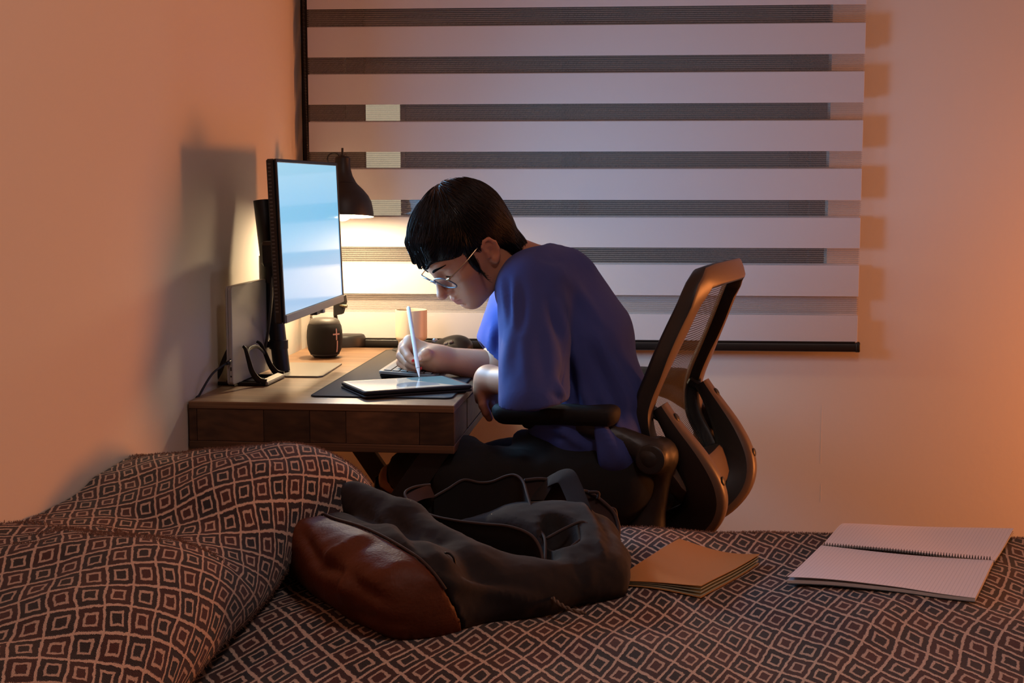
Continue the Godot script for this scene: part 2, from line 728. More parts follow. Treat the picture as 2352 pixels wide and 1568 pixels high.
func build_window() -> void:
	var frame := mat("window_frame", Color(0.13, 0.10, 0.09), 0.5)
	var inner := mat("window_sash", Color(0.20, 0.17, 0.16), 0.45)
	var g := Geo.new()
	var z0 := BACK - 0.12
	var z1 := BACK - 0.05
	slab(Vector3(LEFT, 0.93, z0), Vector3(0.548, 0.965, z1), g, 0.003)
	slab(Vector3(LEFT, 2.165, z0), Vector3(0.548, 2.2, z1), g, 0.003)
	slab(Vector3(LEFT, 0.965, z0), Vector3(-0.732, 2.165, z1), g, 0.003)
	slab(Vector3(0.505, 0.965, z0), Vector3(0.548, 2.165, z1), g, 0.003)
	var win := setting("window_1", g.mesh(), frame)
	for s in 2:
		g = Geo.new()
		var a: float = [-0.732, -0.150][s]
		var b: float = [-0.100, 0.505][s]
		var zz: float = z1 - 0.012 - 0.026 * s
		slab(Vector3(a, 0.965, zz - 0.022), Vector3(a + 0.05, 2.165, zz), g, 0.002)
		slab(Vector3(b - 0.05, 0.965, zz - 0.022), Vector3(b, 2.165, zz), g, 0.002)
		slab(Vector3(a + 0.05, 0.965, zz - 0.022), Vector3(b - 0.05, 1.0, zz), g, 0.002)
		slab(Vector3(a + 0.05, 2.12, zz - 0.022), Vector3(b - 0.05, 2.165, zz), g, 0.002)
		part("sash", g.mesh(), inner, win)
		var glass := mat("window_glass", Color(1, 1, 1, 0.06), 0.02)
		glass.transparency = BaseMaterial3D.TRANSPARENCY_ALPHA
		part("pane", slab(Vector3(a + 0.05, 1.0, zz - 0.013), Vector3(b - 0.05, 2.12, zz - 0.009)).mesh(), glass, win)
	# the house across the way, with one lit window
	var h := thing("neighbouring_house", "dark house wall across the way with one dim lit window, seen through the blind", "house", Vector3(0, 0, -6.6))
	g = Geo.new()
	var hw := mat("house_render", Color(0.30, 0.29, 0.28), 0.9)
	slab(Vector3(-4.0, -0.1, -0.3), Vector3(3.5, 3.2, 0), g)
	part("house_wall", g.mesh(), hw, h)
	var p0 := away(797, 215, 6.6)
	var p1 := away(936, 505, 6.6)
	g = Geo.new()
	var fr := mat("house_window_frame", Color(0.55, 0.52, 0.47), 0.6)
	for x in [p0.x, p0.x + 0.05, p1.x - 0.02]:
		slab(Vector3(x - 0.012, p1.y, 0), Vector3(x + 0.012, p0.y, 0.03), g, 0.003)
	slab(Vector3(p0.x - 0.02, p1.y - 0.03, 0), Vector3(p1.x + 0.0, p1.y, 0.03), g, 0.003)
	slab(Vector3(p0.x - 0.02, p0.y, 0), Vector3(p1.x + 0.0, p0.y + 0.03, 0.03), g, 0.003)
	var hf := part("window_frame", g.mesh(), fr, h)
	var lit := mat("lit_house_window", Color(0.5, 0.45, 0.35), 0.6)
	lit.emission_enabled = true
	lit.emission = Color(0.93, 0.87, 0.74)
	lit.emission_energy_multiplier = 0.75
	part("lit_window_pane", slab(Vector3(p0.x + 0.05, p1.y, 0.004), Vector3(p1.x - 0.03, p0.y, 0.010)).mesh(), lit, hf)


func sheer(key: String, c: Color, seed_: int) -> StandardMaterial3D:
	var im := Image.create(32, 64, false, Image.FORMAT_RGBA8)
	var r := RandomNumberGenerator.new()
	r.seed = seed_
	for y in 64:
		for x in 32:
			var a := 0.50 if y % 16 < 5 else (0.18 if x % 4 < 2 else 0.08)
			im.set_pixel(x, y, Color(1, 1, 1, clampf(a + r.randf_range(-0.025, 0.025), 0, 1)))
	var m := mat(key, c, 0.9)
	m.albedo_texture = ImageTexture.create_from_image(im)
	m.transparency = BaseMaterial3D.TRANSPARENCY_ALPHA
	m.cull_mode = BaseMaterial3D.CULL_DISABLED
	return m


func build_blind() -> void:
	var x0 := -0.812
	var x1 := 0.6255
	var t := thing("zebra_blind", "wide zebra roller blind of white opaque and sheer bands hanging over the window", "blind", Vector3(0, 0.744, -3.66))
	var y0 := 0.744
	var edges := [1.722, 1.6775, 1.6314, 1.5852, 1.5080, 1.4637, 1.3858, 1.3406, 1.2628, 1.2178, 1.1376, 1.0923, 1.0138, 0.9693, 0.8891, 0.8396, 0.7690]
	var more := [2.08, 2.035, 1.96, 1.912, 1.836, 1.79]
	more.append_array(edges)
	edges = more
	var cloth := mat("blind_fabric", Color(0.82, 0.80, 0.80), 0.85)
	cloth.heightmap_enabled = true
	cloth.heightmap_texture = noise_tex(9, 0.3, 256, 2)
	cloth.heightmap_scale = 0.02
	cloth.uv1_triplanar = true
	cloth.uv1_scale = Vector3(12, 40, 12)
	var net := sheer("blind_sheer", Color(0.64, 0.61, 0.58), 3)
	var sag := func(x: float) -> float: return 0.0
	for layer in 2:
		for i in edges.size() - 1:
			var up: float = edges[i] - y0 + (0.0035 if layer else 0.0)
			var dn: float = edges[i + 1] - y0 + (0.0035 if layer else 0.0)
			var z := -0.017 if layer else 0.0
			var solid := i % 2 == 1
			var g := Geo.new()
			if solid:
				g.box(T(Vector3((x0 + x1) * 0.5, (up + dn) * 0.5, z)), Vector3(x1 - x0, up - dn, 0.0012), 0.0003)
				part("rear_opaque_band" if layer else "opaque_band", g.mesh(), cloth, t)
			else:
				g.grid(func(s: float, q: float) -> Vector3: return Vector3(lerpf(x0, x1, s), lerpf(dn, up, q), z), 1, 1, Vector2((x1 - x0) / 0.022, (up - dn) / 0.0205))
				part("rear_sheer_band" if layer else "sheer_band", g.mesh(180), net, t)
	var gl := Geo.new()
	gl.box(T(Vector3((x0 + x1) * 0.5, 0.8655 - y0, -0.019)), Vector3(x1 - x0, 0.060, 0.0012), 0.0003)
	part("rear_opaque_band", gl.mesh(), cloth, t)
	var dark := mat("blind_rail", Color(0.105, 0.09, 0.08), 0.38)
	var g := Geo.new()
	var pts := PackedVector2Array()
	for i in 16:
		var a := TAU * i / 16.0
		pts.append(Vector2(signf(cos(a)) * pow(absf(cos(a)), 0.6) * 0.0125, signf(sin(a)) * pow(absf(sin(a)), 0.6) * 0.0130))
	g.prism(pts, x1 - x0 - 0.004, Transform3D(Basis(Vector3.UP, PI / 2), Vector3((x0 + x1) * 0.5, 0.0125, -0.008)), 0.001)
	g.box(T(Vector3((x0 + x1) * 0.5, 0.0255, -0.002)), Vector3(x1 - x0 - 0.01, 0.004, 0.012), 0.001)
	var rail := part("bottom_rail", g.mesh(), dark, t)
	g = Geo.new()
	for i in 16:
		pts[i] = pts[i] * 1.07
	g.prism(pts, 0.012, Transform3D(Basis(Vector3.UP, PI / 2), Vector3(x1 + 0.002, 0.0125, -0.008)), 0.002)
	part("end_cap", g.mesh(), mat("blind_cap", Color(0.06, 0.055, 0.05), 0.5), rail)
	g = Geo.new()
	g.box(T(Vector3((x0 + x1) * 0.5, 2.13 - y0, 0.0)), Vector3(x1 - x0 + 0.02, 0.10, 0.07), 0.012)
	part("head_box", g.mesh(), cloth, t)
	# bead chain: two runs side by side down to a tensioner near the desk
	var bead := Geo.new()
	var r := 0.0017
	bead.lathe(T(), [Vector2(0.0003, -r), Vector2(r * 0.8, -r * 0.6), Vector2(r, 0), Vector2(r * 0.8, r * 0.6), Vector2(0.0003, r)], 6, false, false)
	var runs := [
		[Vector3(x0 - 0.004, 2.10 - y0, 0.018), Vector3(x0 - 0.003, 1.50 - y0, 0.018), Vector3(x0 + 0.004, 1.10 - y0, 0.03), Vector3(x0 + 0.004, 0.80 - y0, 0.035)],
		[Vector3(x0 - 0.004, 2.10 - y0, 0.030), Vector3(x0 - 0.002, 1.50 - y0, 0.032), Vector3(x0 + 0.012, 1.10 - y0, 0.045), Vector3(x0 + 0.010, 0.80 - y0, 0.045)]]
	var beads: Array[Transform3D] = []
	g = Geo.new()
	for run in runs:
		var c := curve(run, 60)
		g.tube(c, 0.0006, 4)
		var acc := 0.0
		for i in range(1, c.size()):
			acc += (c[i] as Vector3).distance_to(c[i - 1])
			if acc > 0.0048:
				acc = 0.0
				beads.append(T(c[i]))
	var bm := mat("bead_chain", Color(0.09, 0.07, 0.06), 0.4)
	var mm := MultiMesh.new()
	mm.transform_format = MultiMesh.TRANSFORM_3D
	mm.mesh = bead.mesh(180)
	mm.instance_count = beads.size()
	for i in beads.size():
		mm.set_instance_transform(i, beads[i])
	var chain := part("chain_cord", g.mesh(180), bm, t)
	var mi := MultiMeshInstance3D.new()
	mi.name = "chain_beads"
	mi.multimesh = mm
	mi.material_override = bm
	mi.set_meta("kind", "stuff")
	chain.add_child(mi, true)
	g = Geo.new()
	g.box(T(Vector3(x0 + 0.007, 0.795 - y0, 0.04)), Vector3(0.010, 0.045, 0.024), 0.004)
	part("chain_tensioner", g.mesh(), mat("tensioner", Color(0.55, 0.52, 0.48), 0.5), t)
# ---------------------------------------------------------------- the desk and what stands on it
const DESK_H := 0.75
var desk_at := Transform3D(Basis(Vector3.UP, deg_to_rad(-1.8)), Vector3(-0.846, 0, -2.679))


func wood(key: String, a: Color, b: Color, along: Vector3, rough := 0.5) -> StandardMaterial3D:
	# grain drawn along u of a triplanar texture; `along` scales each axis (small = long grain)
	var im := Image.create(512, 512, false, Image.FORMAT_RGB8)
	var n := FastNoiseLite.new()
	n.seed = 41
	n.frequency = 0.02
	n.fractal_octaves = 4
	var fine := FastNoiseLite.new()
	fine.seed = 77
	fine.frequency = 0.11
	fine.fractal_octaves = 3
	for y in 512:
		for x in 512:
			# wraps both ways
			var wx := x * TAU / 512.0
			var wy := y * TAU / 512.0
			var p := Vector3(cos(wx) * 10.0, sin(wx) * 10.0, 0) 
			var q := n.get_noise_3d(p.x + 40.0 * cos(wy), p.y + 40.0 * sin(wy), 30.0 * sin(wy * 2.0))
			var f := fine.get_noise_3d(p.x * 0.5 + 80.0 * cos(wy), 80.0 * sin(wy), p.y * 0.5)
			var s := clampf(0.5 + q * 0.75 + f * 0.55, 0.0, 1.0)
			im.set_pixel(x, y, a.lerp(b, s))
	var m := mat(key, Color.WHITE, rough)
	m.albedo_texture = ImageTexture.create_from_image(im)
	m.uv1_triplanar = true
	m.uv1_scale = along
	m.uv1_triplanar_sharpness = 8.0
	return m


func build_desk() -> void:
	var t := thing("desk", "dark oak laminate writing desk with crossed black legs against the left wall", "desk", desk_at.origin, deg_to_rad(-1.8))
	var w := 0.533
	var l := 0.94
	var top := wood("oak_top", Color(0.40, 0.29, 0.20), Color(0.56, 0.43, 0.31), Vector3(0.7, 4.0, 4.0), 0.42)
	var h := 0.0955
	part("tabletop", slab(Vector3(0, DESK_H - 0.0145, -l), Vector3(w, DESK_H, 0), null, 0.0012).mesh(), top, t)
	var cuts := [0.0, 0.016, 0.152, 0.245, 0.318, 0.464, w]
	var tones := [0.0, 0.10, 0.30, 0.16, 0.04, 0.22]
	for i in 6:
		var m := wood("oak_plank_%d" % i, Color(0.24, 0.155, 0.10).darkened(tones[i]), Color(0.46, 0.32, 0.21).darkened(tones[i]), Vector3(4.5, 0.9, 4.5), 0.5)
		m.uv1_offset = Vector3(i * 0.37, i * 0.21, 0)
		part("plank", slab(Vector3(cuts[i] + 0.0004, DESK_H - h + 0.0165, -0.016), Vector3(cuts[i + 1] - 0.0004, DESK_H - 0.0150, -0.0015 - 0.0006 * (i % 2)), null, 0.0006).mesh(), m, t)
	var rail := wood("oak_rail", Color(0.24, 0.16, 0.11), Color(0.40, 0.28, 0.19), Vector3(0.9, 5.0, 5.0), 0.5)
	part("bottom_panel", slab(Vector3(0, DESK_H - h, -l + 0.002), Vector3(w, DESK_H - h + 0.016, 0), null, 0.001).mesh(), rail, t)
	var side := wood("oak_side", Color(0.27, 0.19, 0.13), Color(0.44, 0.32, 0.22), Vector3(4.5, 0.9, 4.5), 0.5)
	part("back_panel", slab(Vector3(0, DESK_H - h + 0.0165, -l), Vector3(w, DESK_H - 0.015, -l + 0.015)).mesh(), side, t)
	part("side_panel", slab(Vector3(0, DESK_H - h + 0.0165, -l + 0.016), Vector3(0.015, DESK_H - 0.015, -0.017)).mesh(), side, t)
	part("side_panel", slab(Vector3(w - 0.016, DESK_H - h + 0.0165, -0.185), Vector3(w - 0.001, DESK_H - 0.015, -0.017), null, 0.0006).mesh(), side, t)
	part("side_panel", slab(Vector3(w - 0.016, DESK_H - h + 0.0165, -l + 0.016), Vector3(w - 0.001, DESK_H - 0.015, -0.775), null, 0.0006).mesh(), side, t)
	var dr := part("drawer", slab(Vector3(w - 0.016, DESK_H - h + 0.0185, -0.772), Vector3(w, DESK_H - 0.0165, -0.188), null, 0.001).mesh(), side, t)
	part("drawer_tray", slab(Vector3(0.05, DESK_H - h + 0.022, -0.755), Vector3(w - 0.017, DESK_H - 0.03, -0.205)).mesh(), rail, dr)
	var dark := mat("desk_leg", Color(0.10, 0.075, 0.06), 0.5)
	for z in [-0.052, -l + 0.052]:
		for s in 2:
			var a := Vector3(w - 0.040, DESK_H - h, z + (0.013 if s == 0 else -0.013))
			var b := Vector3(0.045, 0.0, a.z)
			if s == 1:
				a.x = 0.040
				b.x = w - 0.045
			var d := b - a
			var g := Geo.new()
			var poly := PackedVector2Array([Vector2(a.x - 0.031, a.y), Vector2(b.x - 0.031, 0), Vector2(b.x + 0.031, 0), Vector2(a.x + 0.031, a.y)])
			g.prism(poly, 0.024, T(Vector3(0, 0, a.z)), 0.0015)
			part("leg", g.mesh(), dark, t)
	part("stretcher", slab(Vector3(w * 0.5 - 0.02, 0.315, -l + 0.07), Vector3(w * 0.5 + 0.02, 0.345, -0.07), null, 0.002).mesh(), dark, t)


func build_monitor() -> void:
	var tilt := 0.037
	var yaw := 0.0225
	# local x: out of the screen, local z: towards the near edge, local y: up the panel
	var c := Vector3(-0.661, 1.0646, -2.996)
	var n := Vector3(cos(yaw), 0, sin(yaw))
	var up := (Vector3.UP * cos(tilt) - n * sin(tilt)).normalized()
	var lat := Vector3(-sin(yaw), 0, cos(yaw))
	var pan := Transform3D(Basis(up.cross(lat), up, lat), c)
	var t := thing("monitor", "thin black desktop monitor with a pale blue glowing screen on a slanted black post", "monitor")
	t.position = Vector3(-0.75, 0.75, -3.12)
	var inv := Transform3D(Basis(), -t.position)
	var black := mat("monitor_black", Color(0.045, 0.045, 0.05), 0.42)
	relief(black, noise_tex(3, 0.4, 256, 2), 0.01, Vector3.ONE * 9)
	var silver := mat("monitor_silver", Color(0.56, 0.54, 0.52), 0.42, 0.5)
	var w := 0.546
	var h := 0.327
	var g := Geo.new()
	var x2 := inv * pan
	# housing behind the glass
	g.box(x2 * T(Vector3(-0.010, 0, 0)), Vector3(0.017, h, w), 0.003)
	part("housing", g.mesh(), black, t)
	g = Geo.new()
	g.box(x2 * T(Vector3(-0.030, -0.02, 0)), Vector3(0.024, 0.20, 0.34), 0.008)
	var back := part("rear_face", g.mesh(), black, t)
	g = Geo.new()
	for i in 40:
		g.box(x2 * T(Vector3(-0.012, h * 0.5 - 0.01 - i * 0.0075, w * 0.5 + 0.0004)), Vector3(0.006, 0.003, 0.0012), 0.0003)
	part("vent_grille", g.mesh(), mat("vent", Color(0.30, 0.29, 0.28), 0.5), back)
	g = Geo.new()
	for s in [-1, 1]:
		g.box(x2 * T(Vector3(0.0004, 0, s * (w * 0.5 - 0.0045))), Vector3(0.004, h, 0.009), 0.001)
	g.box(x2 * T(Vector3(0.0004, h * 0.5 - 0.0035, 0)), Vector3(0.004, 0.007, w - 0.018), 0.001)
	part("bezel", g.mesh(), black, t)
	g = Geo.new()
	g.box(x2 * T(Vector3(0.001, -h * 0.5 + 0.008, 0)), Vector3(0.006, 0.0165, w - 0.02), 0.0012)
	var chin := part("bottom_bezel", g.mesh(), silver, t, "silver strip below the screen")
	g = Geo.new()
	g.box(x2 * T(Vector3(-0.006, -h * 0.5 - 0.004, -0.02)), Vector3(0.014, 0.008, 0.035), 0.001)
	part("joystick_button", g.mesh(), black, chin)
	g = Geo.new()
	g.box(x2 * T(Vector3(0.000, -h * 0.5 - 0.004, -0.056)), Vector3(0.010, 0.008, 0.016), 0.001)
	part("sensor", g.mesh(), silver, chin)
	# the lit screen
	var im := Image.create(64, 96, false, Image.FORMAT_RGB8)
	for y in 96:
		for x in 64:
			var v := y / 95.0
			var a := Color(0.60, 0.81, 0.92).lerp(Color(0.51, 0.77, 0.92), smoothstep(0.0, 0.35, v)).lerp(Color(0.62, 0.77, 0.91), smoothstep(0.45, 0.8, v))
			im.set_pixel(x, y, a.lightened(0.12 * (1.0 - x / 63.0) * (1.0 - v)))
	g = Geo.new()
	var sw := w - 0.018
	var sh0 := -h * 0.5 + 0.017
	var sh1 := h * 0.5 - 0.007
	g.grid(func(s: float, q: float) -> Vector3: return x2 * Vector3(0.0005, lerpf(sh0, sh1, q), lerpf(sw * 0.5, -sw * 0.5, s)), 1, 1)
	for i in g.uv.size():
		g.uv[i].y = 1.0 - g.uv[i].y
	var scr := mat("monitor_screen", Color(0.02, 0.02, 0.025), 0.10)
	scr.emission_enabled = true
	scr.emission_operator = BaseMaterial3D.EMISSION_OP_MULTIPLY
	scr.emission = Color.WHITE
	scr.emission_texture = ImageTexture.create_from_image(im)
	scr.emission_energy_multiplier = 1.0
	part("screen", g.mesh(180), scr, t)
	var l := AreaLight3D.new()
	l.name = "screen_light"
	l.area_size = Vector2(sw, sh1 - sh0)
	l.light_color = Color(0.55, 0.80, 1.0)
	l.light_energy = 0.35
	l.area_range = 6.0
	l.area_attenuation = 2.0
	l.shadow_enabled = true
	t.add_child(l)
	var lb := Basis(lat, up, -(up.cross(lat))).orthonormalized()
	l.transform = Transform3D(Basis(-lat, up, -(n * cos(tilt) + Vector3.UP * sin(tilt))).orthonormalized(), (x2 * Vector3(0.004, 0, 0)))
	var sp := SpotLight3D.new()
	sp.name = "screen_beam"
	sp.light_color = l.light_color
	sp.light_energy = 0.95
	sp.light_size = 0.14
	sp.spot_range = 6.0
	sp.spot_angle = 78.0
	sp.spot_attenuation = 2.0
	sp.spot_angle_attenuation = 1.0
	sp.shadow_enabled = true
	t.add_child(sp)
	sp.transform = Transform3D(Basis.looking_at(n + Vector3.UP * tilt, Vector3.UP), x2 * Vector3(0.012, 0, 0))
	# slanted round post, its arm to the panel, cable clip and cable
	g = Geo.new()
	var p0 := Vector3(-0.759, 0.754, -3.10)
	var p1 := Vector3(-0.806, 1.142, -3.13)
	g.tube([inv * p0, inv * p1], 0.0188, 28)
	var post := part("post", g.mesh(), black, t)
	var mid := p0.lerp(p1, 0.60)
	g = Geo.new()
	g.box(Transform3D(Basis(up.cross(lat), up, lat), inv * mid.lerp(c + n * -0.03, 0.5)), Vector3(0.10, 0.055, 0.05), 0.008)
	g.lathe(Transform3D(Basis(), inv * mid), [Vector2(0.024, -0.03), Vector2(0.024, 0.03)], 24)
	part("post_bracket", g.mesh(), black, post)
	g = Geo.new()
	var ck := p0.lerp(p1, 0.16)
	g.lathe(Transform3D(Basis(), inv * ck), [Vector2(0.0215, -0.010), Vector2(0.0215, 0.010)], 24)
	g.box(T(inv * (ck + Vector3(-0.03, 0, 0.008))), Vector3(0.03, 0.014, 0.006), 0.002)
	part("cable_clip", g.mesh(), black, post)
	g = Geo.new()
	var base := PackedVector2Array()
	for q in [Vector2(0.0, 0.0), Vector2(0.118, 0.0), Vector2(0.128, -0.012), Vector2(0.128, -0.228), Vector2(0.12, -0.236), Vector2(0.0, -0.236)]:
		base.append(Vector2(q.x, -q.y))
	g.prism(base, 0.004, inv * Transform3D(Basis(Vector3.RIGHT, -PI / 2) , Vector3(-0.780, 0.752, -3.03)), 0.0008)
	part("base_plate", g.mesh(), mat("plate_grey", Color(0.52, 0.50, 0.47), 0.4, 0.35), t, "flat grey base plate")
	g = Geo.new()
	var cable := curve([Vector3(-0.70, 0.99, -2.80), Vector3(-0.735, 0.955, -2.93), Vector3(-0.765, 0.90, -3.03), Vector3(-0.785, 0.83, -3.07), Vector3(-0.800, 0.79, -3.08), Vector3(-0.815, 0.754, -3.02)], 8)
	for i in cable.size():
		cable[i] = inv * cable[i]
	g.tube(cable, 0.0032, 8)
	part("video_cable", g.mesh(180), mat("cable_grey", Color(0.20, 0.18, 0.17), 0.5), t)


func build_desk_lamp() -> void:
	var k := 3.48 / 3200.0
	var rim := away(786, 497, 3.48)
	var foot := on_y(790, 793, DESK_H)
	foot.y = DESK_H
	var t := thing("desk_lamp", "black metal desk lamp with a flared bell shade, lit warm white behind the monitor", "lamp", foot)
	var inv := T(-foot)
	var black := mat("lamp_black", Color(0.085, 0.075, 0.07), 0.45)
	relief(black, noise_tex(13, 0.5, 256, 2), 0.006, Vector3.ONE * 10)
	var g := Geo.new()
	g.lathe(T(), [Vector2(0.0580, 0.0), Vector2(0.0590, 0.004), Vector2(0.0590, 0.023), Vector2(0.055, 0.030), Vector2(0.048, 0.0325)], 40)
	part("base", g.mesh(), black, t)
	var hinge := away(779, 697, 3.56)
	var post_top := away(770, 722, 3.57)
	var arm_top := away(757, 371, 3.53)
	g = Geo.new()
	g.tube([Vector3(-0.016, 0.026, -0.004), inv * post_top, inv * (post_top + Vector3(0.0, 0.09, -0.006))], 0.0052, 10)
	var post := part("post", g.mesh(), black, t)
	g = Geo.new()
	# three-cornered hinge plates with a thumb screw
	var fork := PackedVector2Array([Vector2(-0.012, -0.030), Vector2(0.010, -0.026), Vector2(0.019, 0.004), Vector2(0.016, 0.022), Vector2(0.010, 0.022), Vector2(0.004, 0.0), Vector2(-0.004, 0.012), Vector2(-0.012, 0.010)])
	var hb := Basis(Vector3.UP, deg_to_rad(4))
	g.prism(fork, 0.003, Transform3D(hb, inv * hinge + Vector3(0, 0, 0.009)), 0.0006)
	g.prism(fork, 0.003, Transform3D(hb, inv * hinge + Vector3(0, 0, -0.009)), 0.0006)
	part("hinge_plates", g.mesh(), black, post)
	g = Geo.new()
	g.tube([inv * hinge + Vector3(0.002, -0.004, 0.006), inv * hinge + Vector3(0.022, -0.006, 0.008)], 0.0045, 12)
	part("thumb_screw", g.mesh(), mat("brass_dull", Color(0.40, 0.35, 0.26), 0.4, 0.6), post)
	g = Geo.new()
	g.tube([inv * hinge + Vector3(-0.010, -0.006, 0), inv * arm_top + Vector3(0, -0.012, 0)], 0.005, 10)
	g.tube([inv * arm_top + Vector3(0, -0.014, -0.004), inv * arm_top + Vector3(0, -0.014, 0.006)], 0.008, 14)
	g.tube([inv * arm_top + Vector3(0, -0.014, 0), inv * (rim + Vector3(-0.012, 0.132, 0))], 0.005, 10)
	part("arm", g.mesh(), black, t)
	# shade: outer and inner skin in one turned profile
	var outer := []
	for q in [Vector2(72, 0), Vector2(72, 6), Vector2(70, 20), Vector2(67, 34), Vector2(60, 48), Vector2(48, 62), Vector2(33, 76), Vector2(23.5, 93), Vector2(19.5, 108), Vector2(18, 122), Vector2(18, 133)]:
		outer.append(q * k)
	g = Geo.new()
	var pr := []
	pr.append_array(outer)
	pr.append(Vector2(0.0165, 0.1485))
	pr.append(Vector2(0.0005, 0.1490))
	g.lathe(T(), pr, 48, false, false)
	var shade := part("shade", g.mesh(28), black, t)
	shade.position = inv * rim
	shade.rotation.x = -0.085
	g = Geo.new()
	pr = []
	for i in range(outer.size() - 1, -1, -1):
		pr.append(outer[i] - Vector2(0.0022, 0.0 if i else -0.0002))
	pr[pr.size() - 1] = outer[0] - Vector2(0.0005, 0)
	g.lathe(T(), pr, 48, true, false)
	part("shade_lining", g.mesh(28), mat("lining_white", Color(0.92, 0.90, 0.86), 0.5), shade)
	g = Geo.new()
	g.lathe(T(Vector3(0, 76 * k, 0)), [Vector2(33.4 * k, -0.0008), Vector2(34.0 * k, 0), Vector2(33.0 * k, 0.0008)], 48, false, false)
	part("shade_seam", g.mesh(), black, shade)
	g = Geo.new()
	g.lathe(T(Vector3(0, 0.148, 0)), [Vector2(0.006, 0), Vector2(0.006, 0.004), Vector2(0.0028, 0.005), Vector2(0.0028, 0.022), Vector2(0.0022, 0.0225)], 14)
	part("finial", g.mesh(), black, shade)
	g = Geo.new()
	g.tube(curve([Vector3(-0.006, 0.148, 0.002), Vector3(-0.014, 0.156, 0.002), Vector3(-0.026, 0.157, 0.002), Vector3(-0.036, 0.150, 0.002), Vector3(-0.037, 0.138, 0.0), inv * arm_top - inv * rim], 8), 0.0016, 8)
	part("power_cord", g.mesh(180), mat("cord_black", Color(0.04, 0.04, 0.04), 0.5), shade)
	# bulb
	g = Geo.new()
	pr = []
	for i in 13:
		var a := -PI * 0.5 + PI * i / 12.0
		pr.append(Vector2(maxf(0.0003, 0.028 * cos(a)), 0.028 * sin(a) + (0.012 * maxf(0.0, sin(a)))))
	g.lathe(T(Vector3(0, 0.016, 0)), pr, 24, false, false)
	g.lathe(T(Vector3(0, 0.052, 0)), [Vector2(0.014, 0), Vector2(0.0135, 0.04)], 20)
	var glow := mat("lamp_bulb_glow", Color(1, 0.95, 0.85), 0.4)
	glow.emission_enabled = true
	glow.emission = Color(1.0, 0.90, 0.70)
	glow.emission_energy_multiplier = 6.0
	part("bulb", g.mesh(), glow, shade)
	var l := OmniLight3D.new()
	l.name = "desk_lamp_light"
	l.light_color = Color(1.0, 0.88, 0.70)
	l.light_energy = 0.36
	l.light_size = 0.024
	l.omni_range = 6.0
	l.omni_attenuation = 2.0
	l.shadow_enabled = true
	shade.add_child(l)
	l.position = Vector3(0, 0.016, 0)
# ---------------------------------------------------------------- the bed
const BED := 0.545


func blanket_cloth(key: String) -> StandardMaterial3D:
	if mats.has(key):
		return mats[key]
	# woven lattice: cream lines, cells of navy or maroon with a cream ring
	var size := 1024
	var cells := 8
	var im := Image.create(size, size, false, Image.FORMAT_RGB8)
	var bump := Image.create(size, size, false, Image.FORMAT_RGB8)
	var wob := FastNoiseLite.new()
	wob.seed = 8
	wob.frequency = 0.02
	wob.fractal_octaves = 3
	var wi := wob.get_seamless_image(size, size)
	var fz := FastNoiseLite.new()
	fz.seed = 21
	fz.frequency = 0.22
	fz.fractal_octaves = 2
	var fi := fz.get_seamless_image(size, size)
	var cream := Color(0.80, 0.68, 0.60)
	var navy := Color(0.055, 0.045, 0.08)
	var wine := Color(0.25, 0.075, 0.065)
	var dark := Color(0.12, 0.075, 0.075)
	var px := float(size) / cells
	for y in size:
		for x in size:
			var f := fi.get_pixel(x, y).r - 0.5
			var q := wi.get_pixel(x, y).r - 0.5
			var r := wi.get_pixel((x + 511) % size, (y + 217) % size).r - 0.5
			var gx := x / px + q * 0.07
			var gy := y / px + r * 0.07
			var cx := floori(gx)
			var cy := floori(gy)
			var a := absf(gx - cx - 0.5) * 2.0
			var b := absf(gy - cy - 0.5) * 2.0
			var m := maxf(a, b) + f * 0.10
			var odd := ((cx + cy) % 2 + 2) % 2 == 1
			var c := wine if odd else navy
			if m > 0.90:
				c = cream
			elif m > 0.54:
				c = dark if odd else Color(0.20, 0.085, 0.075).lerp(navy, 0.5)
				if odd:
					c = navy.lerp(wine, 0.75)
				else:
					c = navy.lerp(wine, 0.15)
			elif m > 0.35:
				c = cream.darkened(0.05)
			c = c.lerp(c.darkened(0.45) if f < 0.0 else c.lightened(0.10), absf(f) * 1.5)
			im.set_pixel(x, y, c)
			var hgt := (0.75 if m > 0.86 or (m > 0.32 and m < 0.54) else 0.35) + f * 0.7
			bump.set_pixel(x, y, Color(hgt, hgt, hgt))
	var mt := mat(key, Color.WHITE, 0.95)
	mt.albedo_texture = ImageTexture.create_from_image(im)
	mt.heightmap_enabled = true
	mt.heightmap_texture = ImageTexture.create_from_image(bump)
	mt.heightmap_scale = 0.16
	mt.rim_enabled = true
	mt.rim = 0.25
	mt.rim_tint = 0.5
	return mt


var soft := FastNoiseLite.new()


func bed_top(x: float, z: float) -> float:
	soft.seed = 4
	soft.frequency = 1.0
	soft.fractal_octaves = 2
	var y := BED + soft.get_noise_2d(x * 2.2, z * 2.2) * 0.010
	y += 0.007 * exp(-pow((x - 0.05) / 0.10, 2.0)) - 0.004 * exp(-pow((x - 0.20) / 0.07, 2.0))
	y += 0.006 * exp(-pow((x - 0.38 + (z + 2.0) * 0.5) / 0.05, 2.0)) * smoothstep(-2.35, -2.0, z)
	# rolls over at the far side
	var e := clampf((-2.50 - z) / 0.085, 0.0, 1.0)
	return y - 0.085 * (1.0 - sqrt(maxf(0.0, 1.0 - e * e)))


func heap_edge(z: float) -> float:
	return lerpf(-0.505, -0.425, smoothstep(-2.08, -2.36, z)) - 0.20 * pow(clampf((-2.42 - z) / 0.16, 0.0, 1.0), 2.2)


